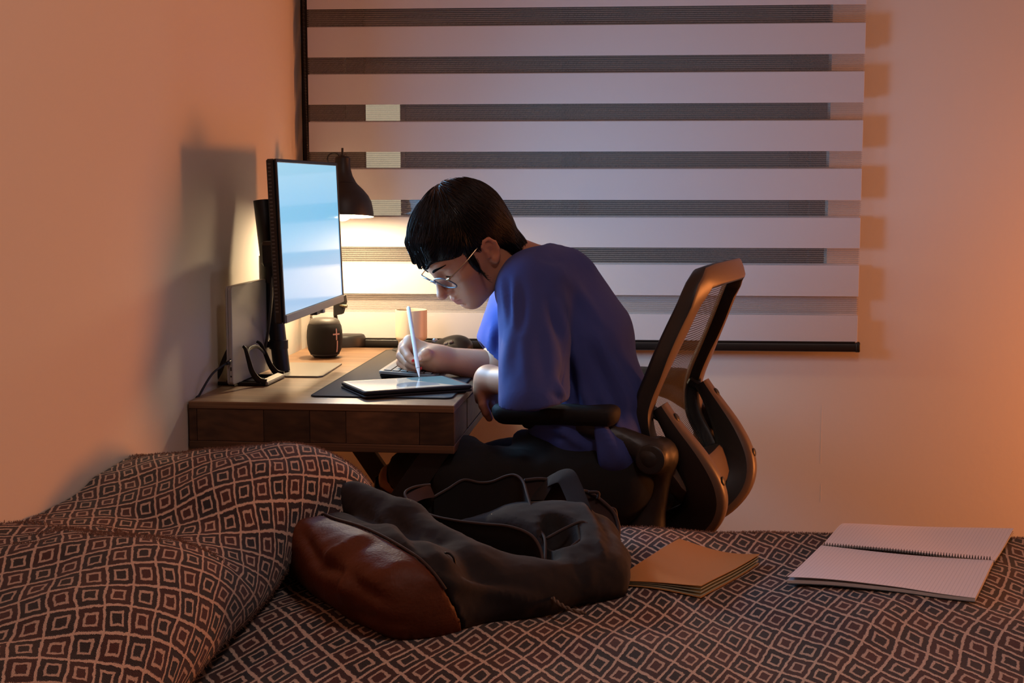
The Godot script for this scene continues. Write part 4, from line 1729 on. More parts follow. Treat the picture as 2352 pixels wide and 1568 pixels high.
	for i in turns * 10:
		var f := float(i) / (turns * 10)
		var base := m0.lerp(m1, lerpf(0.01, 0.99, f)) - c
		var side := (n3 - n0).normalized()
		var an := TAU * turns * f
		coil.append(base + Vector3(0, 0.0025, 0) + side * cos(an) * 0.0056 + Vector3.UP * sin(an) * 0.0042)
	g.tube(coil, 0.0006, 5)
	part("spiral_binding", g.mesh(180), mat("binding_wire", Color(0.22, 0.20, 0.20), 0.35, 0.7), t)
# ---------------------------------------------------------------- the office chair; local -x is forward, +z towards the bed
func build_chair() -> void:
	var t := thing("office_chair", "black mesh-backed office chair with armrests, carrying the person at the desk", "chair", Vector3(-0.112, 0, -3.118), deg_to_rad(-16.3))
	var cover := mat("chair_plastic_lit", Color(0.40, 0.33, 0.28), 0.42)  # lighter copy of the chair plastic: lamp light put into the rear faces
	var black := mat("chair_plastic", Color(0.13, 0.12, 0.115), 0.45)
	relief(black, noise_tex(61, 0.6, 256, 2), 0.008, Vector3.ONE * 12)
	var pad := mat("chair_pad", Color(0.05, 0.048, 0.048), 0.75)
	relief(pad, noise_tex(62, 0.7, 256, 2), 0.05, Vector3.ONE * 16)
	# side view of the back: (x, height)
	var prof := curve([Vector3(0.347, 0.985, 0), Vector3(0.312, 0.900, 0), Vector3(0.270, 0.800, 0), Vector3(0.246, 0.738, 0), Vector3(0.240, 0.694, 0), Vector3(0.251, 0.643, 0), Vector3(0.287, 0.584, 0), Vector3(0.310, 0.552, 0)], 6)
	var half := func(h: float) -> float:
		return lerpf(0.205, 0.222, smoothstep(0.6, 0.72, h)) - 0.030 * smoothstep(0.80, 0.98, h) - 0.022 * smoothstep(0.62, 0.55, h)
	# frame: a closed loop of a flattened tube
	var loop := []
	var n := prof.size()
	var r_in := 0.045
	for i in n:
		var p: Vector3 = prof[i]
		var u := float(i) / (n - 1)
		var c := 1.0
		var e := minf(u, 1.0 - u)
		c = 1.0 - 0.16 * pow(1.0 - smoothstep(0.0, 0.10, e), 2.0)
		loop.append(Vector3(p.x, p.y, half.call(p.y) * c))
	for k in range(1, 8):
		loop.append(Vector3(0.310 + 0.010 * sin(PI * k / 8.0), 0.549, lerpf(half.call(0.552) * 0.84, -half.call(0.552) * 0.84, k / 8.0)))
	for i in range(n - 1, -1, -1):
		var q: Vector3 = loop[i]
		loop.append(Vector3(q.x, q.y, -q.z))
	for k in range(1, 8):
		loop.append(Vector3(0.350 + 0.016 * sin(PI * k / 8.0), 0.988 + 0.004 * sin(PI * k / 8.0), lerpf(-half.call(0.985) * 0.84, half.call(0.985) * 0.84, k / 8.0)))
	var g := Geo.new()
	# cross-section: 0.036 deep fore and aft, 0.046 wide in the plane of the back
	var m := loop.size()
	var segs := 14
	var base := g.v.size()
	var g2 := Geo.new()
	for i in m:
		var p: Vector3 = loop[i]
		var tg := ((loop[(i + 1) % m] as Vector3) - (loop[(i - 1 + m) % m] as Vector3)).normalized()
		var rear := Vector3(0.93, 0.30, 0)
		rear = (rear - tg * rear.dot(tg)).normalized()
		var side := tg.cross(rear)
		var fat := 1.0 + 0.75 * smoothstep(n - 3.0, n + 1.0, i) * smoothstep(n + 9.0, n + 5.0, i)
		for k in segs:
			var a := TAU * k / segs
			var ca := signf(cos(a)) * pow(absf(cos(a)), 0.5)
			var sa := signf(sin(a)) * pow(absf(sin(a)), 0.5)
			g.vert(p + rear * ca * 0.0195 * fat + side * sa * 0.0245 * fat)
	for i in m:
		var i2 := (i + 1) % m
		for k in segs:
			var k2 := (k + 1) % segs
			(g2 if cos(TAU * (k + 0.5) / segs) > 0.55 else g).quad(base + i * segs + k, base + i * segs + k2, base + i2 * segs + k2, base + i2 * segs + k)  # faces turned backwards take the lamp-lit colour
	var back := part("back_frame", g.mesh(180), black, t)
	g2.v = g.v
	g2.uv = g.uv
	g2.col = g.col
	part("rear_face", g2.mesh(180), cover, back, "plastic rear face, coloured lighter for the lamp light falling on it")
	# screw holes on the rear face
	for s in [-1, 1]:
		for i in [3, 14, 24]:
			var p: Vector3 = loop[i]
			g = Geo.new()
			g.lathe(Transform3D(Basis(Vector3.BACK, -PI / 2 + 0.3), Vector3(p.x + 0.0168, p.y + 0.006, p.z * s)), [Vector2(0.0042, 0), Vector2(0.0042, 0.0026), Vector2(0.0026, 0.0032)], 12)
			part("screw", g.mesh(), mat("screw_black", Color(0.01, 0.01, 0.01), 0.6), back)
	# mesh fabric: threads as an alpha weave on a curved sheet
	var im := Image.create(16, 16, false, Image.FORMAT_RGBA8)
	for y in 16:
		for x in 16:
			var hole := x % 8 > 2 and y % 8 > 2 and (x + y) % 16 != 9
			im.set_pixel(x, y, Color(1, 1, 1, 0.0 if hole else 1.0))
	var net := mat("chair_mesh", Color(0.13, 0.105, 0.09), 0.7)
	net.albedo_texture = ImageTexture.create_from_image(im)
	net.transparency = BaseMaterial3D.TRANSPARENCY_ALPHA
	net.cull_mode = BaseMaterial3D.CULL_DISABLED
	g = Geo.new()
	g.grid(func(s: float, q: float) -> Vector3:
		var f := q * (n - 1)
		var i := mini(int(f), n - 2)
		var p := (prof[i] as Vector3).lerp(prof[i + 1], f - i)
		var z: float = lerpf(-1.0, 1.0, s) * (half.call(p.y) - 0.012)
		return Vector3(p.x - 0.008 + 0.014 * (1.0 - pow(2.0 * s - 1.0, 2.0)), p.y, z), 24, 40, Vector2(56, 64))
	part("mesh_back", g.mesh(180), net, back)
	# two bent brackets from the frame down to the seat, with round caps
	for s in [1.0, -1.0]:
		var path := curve([Vector3(0.268, 0.722, 0.192 * s), Vector3(0.300, 0.672, 0.190 * s), Vector3(0.335, 0.612, 0.180 * s), Vector3(0.358, 0.550, 0.165 * s), Vector3(0.352, 0.500, 0.145 * s), Vector3(0.310, 0.458, 0.12 * s), Vector3(0.230, 0.428, 0.10 * s), Vector3(0.080, 0.420, 0.08 * s)], 6)
		g = Geo.new()
		var rad := []
		for i in path.size():
			rad.append(0.028 + 0.006 * sin(PI * i / (path.size() - 1.0)))
		# wide across, thin fore and aft
		var b0 := g.v.size()
		var g3 := Geo.new()
		var flip := -1.0
		for i in path.size():
			var p: Vector3 = path[i]
			var tg := ((path[mini(i + 1, path.size() - 1)] as Vector3) - (path[maxi(i - 1, 0)] as Vector3)).normalized()
			var ac := (Vector3(0, 0, 1) - tg * tg.z).normalized()
			var nr := tg.cross(ac)
			for k in segs:
				var a := TAU * k / segs
				var ca := signf(cos(a)) * pow(absf(cos(a)), 0.6)
				var sa := signf(sin(a)) * pow(absf(sin(a)), 0.6)
				g.vert(p + ac * ca * 0.024 + nr * sa * (0.016 + 0.030 * smoothstep(0.0, 0.5, float(i) / path.size()) * (1.0 if sa * s > -9.0 else 1.0)))
		for i in path.size() - 1:
			for k in segs:
				var k2 := (k + 1) % segs
				(g3 if sin(TAU * (k + 0.5) / segs) * flip > 0.55 else g).quad(b0 + i * segs + k, b0 + i * segs + k2, b0 + (i + 1) * segs + k2, b0 + (i + 1) * segs + k)  # bracket faces split by facing, rear ones painted as lit
		var c0 := g.vert(path[0])
		for k in segs:
			g.tri(c0, b0 + (k + 1) % segs, b0 + k)
		g3.v = g.v
		g3.uv = g.uv
		g3.col = g.col
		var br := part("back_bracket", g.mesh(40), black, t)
		part("rear_face", g3.mesh(180), cover, br, "plastic rear face, coloured lighter for the lamp light falling on it")
		g = Geo.new()
		g.box(Transform3D(Basis(Vector3.BACK, -0.5), Vector3(0.256, 0.712, 0.200 * s)), Vector3(0.05, 0.022, 0.02), 0.005)
		part("bracket_joint", g.mesh(), black, br)
		for i in [4, 17]:
			var p: Vector3 = path[i]
			var tg := ((path[i + 1] as Vector3) - (path[i - 1] as Vector3)).normalized()
			var ac := (Vector3(0, 0, 1) - tg * tg.z).normalized()
			var nr := ac.cross(tg) * -1.0
			if nr.x < 0.0:
				nr = -nr
			g = Geo.new()
			var off := 0.016 + 0.030 * smoothstep(0.0, 0.5, float(i) / path.size())
			g.lathe(Transform3D(Basis(tg, nr, tg.cross(nr)), p + nr * (off - 0.001)), [Vector2(0.0095, 0), Vector2(0.0095, 0.0025), Vector2(0.007, 0.004)], 18)
			part("round_cap", g.mesh(), black, br)
	# rear shell between the brackets
	g = Geo.new()
	g.grid(func(s: float, q: float) -> Vector3:
		var a := lerpf(0.15, 1.35, q)
		return Vector3(0.24 + 0.105 * cos(a - 0.25), 0.535 - 0.10 * sin(a), lerpf(0.16, -0.16, s) * (1.0 - 0.3 * q)), 12, 12)
	var shell := mat("chair_shell", Color(0.17, 0.17, 0.13), 0.35)
	shell.cull_mode = BaseMaterial3D.CULL_DISABLED
	part("rear_shell", g.mesh(180), shell, t)
	# seat cushion
	var f := Field.new()
	f.brick(Vector3(-0.01, 0.478, 0), Vector3(0.250, 0.042, 0.245), Basis(), 0.040)
	f.ball(Vector3(-0.02, 0.500, 0), Vector3(0.215, 0.042, 0.20), Basis(), 0.05)
	g = Geo.new()
	f.mesh_into(g, Vector3(-0.30, 0.41, -0.28), Vector3(0.30, 0.57, 0.28), 0.013)
	part("seat_cushion", g.mesh(180), pad, t)
	g = Geo.new()
	g.box(T(Vector3(0.0, 0.430, 0)), Vector3(0.46, 0.022, 0.44), 0.01)
	g.box(T(Vector3(0.0, 0.395, 0)), Vector3(0.22, 0.06, 0.16), 0.02)
	part("seat_pan", g.mesh(), black, t)
	# flip-up arms
	for s in [1.0, -1.0]:
		f = Field.new()
		f.cap(Vector3(-0.025, 0.716, 0.322 * s), Vector3(0.185, 0.721, 0.312 * s), 0.027, 0.026, 0.02)
		f.cap(Vector3(-0.025, 0.716, 0.298 * s), Vector3(0.185, 0.721, 0.290 * s), 0.026, 0.026, 0.02)
		f.keep(Vector3(0, 0.7325, 0), Vector3(-0.02, 1, 0), 0.012)
		g = Geo.new()
		f.mesh_into(g, Vector3(-0.11, 0.68, 0.22 if s > 0 else -0.38), Vector3(0.25, 0.78, 0.38 if s > 0 else -0.22), 0.006)
		var arm := part("arm_pad", g.mesh(180), pad, t)
		f = Field.new()
		f.cap(Vector3(0.02, 0.694, 0.305 * s), Vector3(0.150, 0.693, 0.298 * s), 0.016, 0.022, 0.02)
		f.cap(Vector3(0.150, 0.693, 0.298 * s), Vector3(0.272, 0.640, 0.275 * s), 0.022, 0.030, 0.02)
		f.cap(Vector3(0.278, 0.632, 0.280 * s), Vector3(0.278, 0.632, 0.232 * s), 0.034, 0.034, 0.012)
		f.cap(Vector3(0.280, 0.620, 0.230 * s), Vector3(0.250, 0.470, 0.225 * s), 0.030, 0.035, 0.03)
		f.cap(Vector3(0.250, 0.470, 0.225 * s), Vector3(0.100, 0.428, 0.18 * s), 0.030, 0.020, 0.03)
		g = Geo.new()
		f.mesh_into(g, Vector3(-0.03, 0.39, 0.14 if s > 0 else -0.33), Vector3(0.34, 0.75, 0.33 if s > 0 else -0.14), 0.0075)
		part("arm_support", g.mesh(180), black, arm)
		g = Geo.new()
		g.lathe(Transform3D(Basis(Vector3.RIGHT, PI / 2 * s), Vector3(0.278, 0.632, 0.300 * s)), [Vector2(0.030, 0), Vector2(0.030, 0.006), Vector2(0.026, 0.009), Vector2(0.0005, 0.010)], 28, true, false)
		part("pivot_cap", g.mesh(), black, arm)
	# gas lift, five-star base and casters
	g = Geo.new()
	g.lathe(T(), [Vector2(0.03, 0.085), Vector2(0.03, 0.27), Vector2(0.016, 0.272), Vector2(0.016, 0.40)], 20)
	part("gas_lift", g.mesh(), black, t)
	for i in 5:
		var a := TAU * i / 5.0 + 0.3
		var d := Vector3(cos(a), 0, sin(a))
		g = Geo.new()
		g.tube([Vector3(0, 0.105, 0) + d * 0.02, d * 0.16 + Vector3(0, 0.10, 0), d * 0.29 + Vector3(0, 0.082, 0)], [0.030, 0.024, 0.017], 10, false, Vector3.UP, 0.7)
		var leg := part("base_arm", g.mesh(40), black, t)
		g = Geo.new()
		for s in [-1, 1]:
			g.lathe(Transform3D(Basis.looking_at(d.rotated(Vector3.UP, 0.6), Vector3.UP) * Basis(Vector3.BACK, PI / 2), d * 0.29 + Vector3(0, 0.0275, 0) + d.rotated(Vector3.UP, 0.6 + PI / 2) * 0.012 * s), [Vector2(0.020, -0.009), Vector2(0.0275, -0.006), Vector2(0.0275, 0.006), Vector2(0.020, 0.009)], 20)
		g.tube([d * 0.29 + Vector3(0, 0.03, 0), d * 0.29 + Vector3(0, 0.075, 0)], 0.007, 8)
		part("caster", g.mesh(), black, leg)
# ---------------------------------------------------------------- the person at the desk
var head_at := away(1097, 572, 2.93)
var head_f: Field
var head_b := Basis()      # columns: forward of the face, up of the crown, left ear


func set_head() -> void:
	var yaw := deg_to_rad(28.0)
	var pit := deg_to_rad(45.0)
	var l := look * Vector3(sin(yaw), 0.0, cos(yaw))
	var f0 := look * Vector3(-cos(yaw), 0.0, sin(yaw))
	f0 = (f0 - Vector3.UP * f0.y).normalized()
	l = (l - Vector3.UP * l.y).normalized()
	var f := f0 * cos(pit) + Vector3.DOWN * sin(pit)
	var u := f0 * sin(pit) + Vector3.UP * cos(pit)
	# a slight lean of the head to the near side
	head_b = Basis(l.normalized(), Vector3.UP, l.cross(Vector3.UP))
	head_b = Basis(f, u, l)


func hd(f: float, u: float, l: float) -> Vector3:
	return head_at + head_b * Vector3(f, u, l)


func build_person() -> void:
	set_head()
	var t := thing("person", "person in a loose blue t-shirt and glasses bent over the desk, drawing with a pen", "person", Vector3(-0.1, 0, -3.05))
	var o := T(t.position).affine_inverse()
	var skin := mat("skin", Color.WHITE, 0.5)
	skin.vertex_color_use_as_albedo = true
	skin.subsurf_scatter_enabled = true
	skin.subsurf_scatter_strength = 0.12
	relief(skin, noise_tex(71, 0.5, 256, 3), 0.006, Vector3.ONE * 24)
	var tone := Color(0.74, 0.52, 0.40).srgb_to_linear()
	var lip := Color(0.66, 0.36, 0.33).srgb_to_linear()
	var g := Geo.new()
	g.use_col = true

	# head
	var f := Field.new()
	var hb := head_b
	f.ball(hd(-0.004, 0.045, 0), Vector3(0.089, 0.084, 0.0725), hb, 0.03)
	f.ball(hd(0.040, -0.005, 0), Vector3(0.058, 0.072, 0.060), hb, 0.04)
	f.ball(hd(0.048, 0.058, 0), Vector3(0.055, 0.048, 0.058), hb, 0.03)
	f.cap(hd(0.090, 0.045, -0.028), hd(0.090, 0.045, 0.028), 0.0125, 0.0125, 0.020)
	for s in [-1.0, 1.0]:
		f.cap(hd(0.006, -0.048, 0.050 * s), hd(0.075, -0.064, 0.017 * s), 0.0135, 0.0135, 0.030)
		f.ball(hd(0.066, 0.000, 0.045 * s), Vector3(0.025, 0.015, 0.019), hb, 0.022)
		f.ball(hd(0.070, -0.032, 0.030 * s), Vector3(0.024, 0.028, 0.020), hb, 0.03)
	f.ball(hd(0.084, -0.036, 0), Vector3(0.026, 0.030, 0.028), hb, 0.025)
	f.cap(hd(0.0885, -0.064, -0.009), hd(0.0885, -0.064, 0.009), 0.0155, 0.0155, 0.016)
	f.cap(hd(0.1060, -0.0515, -0.012), hd(0.1060, -0.0515, 0.012), 0.0035, 0.0035, 0.008, 1)
	for s in [-1.0, 1.0]:
		f.ball(hd(0.107, 0.027, 0.031 * s), Vector3(0.018, 0.012, 0.017), hb, 0.012, 1)
		f.ball(hd(0.0830, 0.027, 0.031 * s), Vector3(0.0142, 0.0125, 0.0150), hb, 0.005)
	# nose
	f.cap(hd(0.100, 0.032, 0), hd(0.123, -0.005, 0), 0.0072, 0.0095, 0.012)
	f.ball(hd(0.1235, -0.008, 0), Vector3(0.0116, 0.0100, 0.0110), hb, 0.008)
	for s in [-1.0, 1.0]:
		f.ball(hd(0.107, -0.0125, 0.0122 * s), Vector3(0.0100, 0.0085, 0.0074), hb, 0.006)
		f.ball(hd(0.114, -0.0215, 0.0058 * s), Vector3(0.0050, 0.0040, 0.0032), hb, 0.003, 1)
	# lips and the line between them
	for k in 4:
		var a0 := lerpf(-0.021, 0.021, k / 4.0)
		var a1 := lerpf(-0.021, 0.021, (k + 1) / 4.0)
		var b0 := 1.0 - pow(a0 / 0.024, 2.0)
		var b1 := 1.0 - pow(a1 / 0.024, 2.0)
		f.cap(hd(0.1015 + 0.0095 * b0, -0.0345, a0), hd(0.1015 + 0.0095 * b1, -0.0345, a1), 0.0022 + 0.0028 * b0, 0.0022 + 0.0028 * b1, 0.006)
		f.cap(hd(0.0985 + 0.0090 * b0, -0.0440, a0), hd(0.0985 + 0.0090 * b1, -0.0440, a1), 0.0024 + 0.0036 * b0, 0.0024 + 0.0036 * b1, 0.006)
		f.cap(hd(0.1065 + 0.0090 * b0, -0.0390, a0), hd(0.1065 + 0.0090 * b1, -0.0390, a1), 0.0016, 0.0016, 0.003, 1)
	f.cap(hd(0.118, -0.026, 0), hd(0.116, -0.031, 0), 0.0022, 0.0026, 0.004, 1)
	# ears
	for s in [-1.0, 1.0]:
		var eb := hb * Basis(Vector3.UP, 0.32 * s) * Basis(Vector3.BACK, 0.16)
		var ec := Vector3(0.004, 0.006, 0.0735 * s)
		var e := func(x: float, y: float, z: float) -> Vector3: return hd(ec.x, ec.y, ec.z) + eb * Vector3(x, y, z * s) * 0.90
		f.ball(e.call(-0.002, 0.0, -0.002), Vector3(0.0165, 0.029, 0.0055), eb, 0.010)
		var ring := [Vector2(0.012, 0.006), Vector2(0.013, 0.020), Vector2(0.004, 0.029), Vector2(-0.010, 0.027), Vector2(-0.018, 0.012), Vector2(-0.0165, -0.006), Vector2(-0.009, -0.020), Vector2(0.001, -0.028)]
		for k in ring.size() - 1:
			f.cap(e.call(ring[k].x, ring[k].y, 0.005), e.call(ring[k + 1].x, ring[k + 1].y, 0.005), 0.0034, 0.0034, 0.003)
		f.ball(e.call(0.002, -0.026, 0.002), Vector3(0.0075, 0.0085, 0.005), eb, 0.006)
		f.ball(e.call(0.001, -0.003, 0.007), Vector3(0.0085, 0.012, 0.006), eb, 0.004, 1)
		f.cap(e.call(0.010, 0.002, 0.003), e.call(0.011, -0.010, 0.003), 0.0042, 0.0042, 0.004)
	var nb := away(1224, 622, 3.0)
	f.cap(hd(-0.022, -0.035, 0), nb, 0.050, 0.058, 0.035)
	var shade := func(p: Vector3) -> Color:
		var q := head_b.transposed() * (p - head_at)
		var c := tone
		var ml := Vector2((q.y + 0.0395) / 0.0095, q.z / 0.023).length()
		if q.x > 0.09 and ml < 1.25:
			c = tone.lerp(lip, smoothstep(1.25, 0.75, ml) * 0.85)
		elif q.x > 0.10 and q.y < 0.0 and absf(q.z) < 0.02:
			c = tone.lerp(Color(0.62, 0.25, 0.18), 0.20)
		elif absf(q.z) > 0.074 and q.x < 0.02:
			c = tone.lerp(Color(0.60, 0.22, 0.16), 0.25)
		if q.x > 0.01 and q.y < -0.035 and ml > 1.3:
			c = c.lerp(Color(0.30, 0.24, 0.22), 0.10)
		return c
	head_f = f
	f.mesh_into(g, head_at - Vector3.ONE * 0.150, head_at + Vector3.ONE * 0.150, 0.0030, shade)

	var tint := func(_p: Vector3) -> Color: return tone
	# right hand round the pen
	var w := away(1006, 824, 3.075)
	f = Field.new()
	var A := func(x: float, y: float, d: float) -> Vector3: return away(x, y, d)
	var chains := [
		[[941, 785, 3.072, 0.0118], [929, 803, 3.052, 0.0108], [938, 819, 3.036, 0.0094], [948, 829, 3.030, 0.0082]],
		[[931, 796, 3.100, 0.0118], [921, 817, 3.078, 0.0105], [938, 835, 3.052, 0.0092], [955, 843, 3.044, 0.0080]],
		[[927, 812, 3.118, 0.0114], [921, 833, 3.092, 0.0100], [939, 847, 3.068, 0.0090], [957, 852, 3.060, 0.0080]],
		[[929, 829, 3.130, 0.0104], [929, 849, 3.108, 0.0088], [944, 857, 3.084, 0.0080], [958, 859, 3.074, 0.0072]]]
	for ch in chains:
		for k in 3:
			f.cap(A.call(ch[k][0], ch[k][1], ch[k][2]), A.call(ch[k + 1][0], ch[k + 1][1], ch[k + 1][2]), ch[k][3], ch[k + 1][3], 0.0035)
	for ch in chains:
		f.cap(A.call(ch[0][0], ch[0][1], ch[0][2]), w, 0.0125, 0.020, 0.016)
	f.ball(A.call(966, 812, 3.092), Vector3(0.030, 0.022, 0.026), look, 0.02)
	f.ball(A.call(984, 826, 3.066), Vector3(0.024, 0.019, 0.020), look, 0.018)
	f.cap(A.call(985, 842, 3.10), A.call(965, 846, 3.10), 0.015, 0.012, 0.015)
	f.cap(A.call(990, 817, 3.056), A.call(979, 814, 3.036), 0.0165, 0.0130, 0.012)
	f.cap(A.call(979, 814, 3.036), A.call(970, 818, 3.030), 0.0125, 0.0108, 0.006)
	f.cap(A.call(970, 818, 3.030), A.call(961, 824, 3.028), 0.0108, 0.0085, 0.004)
	var elbow := away(1150, 846, 3.12)
	f.cap(w, elbow, 0.0265, 0.0405, 0.02)
	f.keep(w.lerp(elbow, 0.96), (elbow - w), 0.002)
	f.mesh_into(g, away(905, 870, 3.0).min(away(1180, 760, 3.19)) - Vector3.ONE * 0.02, away(905, 870, 3.0).max(away(1180, 760, 3.19)) + Vector3.ONE * 0.02, 0.0026, tint)
	# left hand hanging over the edge
	var lw := away(1122, 871, 2.905)
	f = Field.new()
	f.cap(lw, away(1112, 893, 2.915), 0.022, 0.020, 0.015)
	f.cap(away(1110, 895, 2.912), away(1128, 903, 2.925), 0.017, 0.014, 0.015)
	var lch := [
		[[1107, 906, 2.905, 0.0112], [1110, 930, 2.898, 0.0098], [1117, 947, 2.898, 0.0090], [1124, 960, 2.902, 0.0076]],
		[[1116, 910, 2.918, 0.0112], [1125, 931, 2.920, 0.0096], [1134, 938, 2.930, 0.0088], [1141, 938, 2.940, 0.0078]],
		[[1126, 908, 2.930, 0.0108], [1137, 922, 2.940, 0.0094], [1146, 925, 2.950, 0.0085], [1152, 922, 2.955, 0.0075]],
		[[1134, 902, 2.940, 0.0098], [1145, 911, 2.955, 0.0082], [1152, 911, 2.960, 0.0076], [1157, 907, 2.965, 0.0068]],
		[[1108, 882, 2.930, 0.0125], [1099, 900, 2.935, 0.0105], [1101, 918, 2.935, 0.0085], [1101, 919, 2.935, 0.0080]]]
	for ch in lch:
		for k in 3:
			f.cap(away(ch[k][0], ch[k][1], ch[k][2]), away(ch[k + 1][0], ch[k + 1][1], ch[k + 1][2]), ch[k][3], ch[k + 1][3], 0.0035)
		f.cap(away(ch[0][0], ch[0][1], ch[0][2]), lw, ch[0][3], 0.018, 0.014)
	var le := away(1236, 884, 2.77)
	f.cap(lw, le, 0.0255, 0.0395, 0.02)
	f.keep(lw.lerp(le, 0.85), le - lw, 0.002)
	var lo := away(1085, 970, 2.74).min(away(1240, 830, 3.0))
	var hi := away(1085, 970, 2.74).max(away(1240, 830, 3.0))
	f.mesh_into(g, lo - Vector3.ONE * 0.03, hi + Vector3.ONE * 0.03, 0.0028, tint)
	# arms, trunk under the shirt, ankle
	f = Field.new()
	var ls := away(1232, 676, 2.87)
	var rs := away(1206, 672, 3.15)
	f.cap(lw.lerp(le, 0.74), le, 0.0350, 0.0390, 0.02)
	f.cap(le, ls, 0.040, 0.044, 0.03)
	f.cap(w.lerp(elbow, 0.86), elbow, 0.0375, 0.0400, 0.02)
	f.cap(elbow, rs, 0.042, 0.044, 0.03)
	f.cap(ls, rs, 0.045, 0.045, 0.05)
	f.cap(nb, hd(-0.030, -0.05, 0), 0.055, 0.046, 0.03)
	f.cap(away(1245, 670, 3.0), away(1370, 900, 3.0), 0.075, 0.080, 0.05)
	f.cap(away(1370, 900, 3.0), away(1400, 1040, 3.0), 0.08, 0.08, 0.05)
	lo = away(1000, 1100, 3.2).min(away(1480, 560, 2.65)) - Vector3(0.1, 0.05, 0.12)
	hi = away(1000, 560, 3.25).max(away(1480, 560, 2.60)) + Vector3(0.06, 0.02, 0.05)
	f.mesh_into(g, lo, hi, 0.0085, tint)
	f = Field.new()
	f.cap(away(935, 1092, 3.07), away(905, 1097, 3.115), 0.034, 0.030, 0.02)
	f.cap(away(905, 1097, 3.115), away(893, 1125, 3.18), 0.030, 0.028, 0.02)
	f.cap(away(958, 1240, 3.12), Vector3(-0.44, 0.05, -3.15), 0.036, 0.032, 0.02)
	lo = Vector3(-0.62, 0.0, -3.35)
	hi = Vector3(-0.34, 0.65, -2.98)
	f.mesh_into(g, lo, hi, 0.010, tint)
	for i in g.v.size():
		g.v[i] = o * g.v[i]
	part("body", g.mesh(180), skin, t)

	build_face_details(t, o)
	build_hair(t, o)
	build_clothes(t, o)
	build_glasses()


# the point of the face at this height and this far to the side
func on_face(u: float, l: float, off: float) -> Vector3:
	var p := hd(0.14, u, l)
	for k in 12:
		p -= head_b.x * (head_f.dist(p) - off) * 0.8
	return p


func build_face_details(t: Node3D, o: Transform3D) -> void:
	# lids' lashes, brows, painted nails
	var dark := mat("brow_hair", Color(0.07, 0.05, 0.045), 0.9, 0.0, 0.1)
	for s in [-1.0, 1.0]:
		var g := Geo.new()
		var pts := []
		for k in 7:
			var q := k / 6.0
			pts.append(o * on_face(0.0450 + 0.006 * sin(q * 2.4), (0.012 + 0.038 * q) * s, 0.0006))
		g.tube(pts, [0.0018, 0.0026, 0.0028, 0.0026, 0.0022, 0.0016, 0.0008], 8, false, o.basis * (head_b * Vector3(1, 0, 0)), 0.5)
		part("eyebrow", g.mesh(180), dark, t)
		g = Geo.new()
		pts = []
		for k in 9:
			var a := lerpf(-1.15, 1.15, k / 8.0)
			pts.append(o * on_face(0.0205 - 0.0022 * cos(a), (0.031 + 0.0145 * sin(a)) * s, 0.0004))
		g.tube(pts, [0.0006, 0.0010, 0.0012, 0.0012, 0.0012, 0.0012, 0.0012, 0.0010, 0.0006], 6)
		part("eyelash", g.mesh(180), dark, t)
	var red := mat("nail_red", Color(0.78, 0.04, 0.06), 0.3)
	for q in [[948.5, 828.0, 3.0215, 0.0032], [967.0, 845.5, 3.043, 0.0030]]:
		var g := Geo.new()
		var f := Field.new()
		var c := away(q[0], q[1], q[2])
		f.ball(c, Vector3(q[3], q[3] * 1.2, 0.0014), look, 0.001)
		f.mesh_into(g, c - Vector3.ONE * 0.008, c + Vector3.ONE * 0.008, 0.001)
		for i in g.v.size():
			g.v[i] = o * g.v[i]
		part("fingernail", g.mesh(180), red, t, "red painted fingernail")
	# thumbnail
	var g2 := Geo.new()
	var f2 := Field.new()
	var c2 := away(963.5, 822.0, 3.0195)
	f2.ball(c2, Vector3(0.0055, 0.0062, 0.0016), look * Basis(Vector3.BACK, 0.5), 0.001)
	f2.mesh_into(g2, c2 - Vector3.ONE * 0.010, c2 + Vector3.ONE * 0.010, 0.0012)
	for i in g2.v.size():
		g2.v[i] = o * g2.v[i]
	part("fingernail", g2.mesh(180), mat("nail_bare", Color(0.84, 0.64, 0.56), 0.3), t)


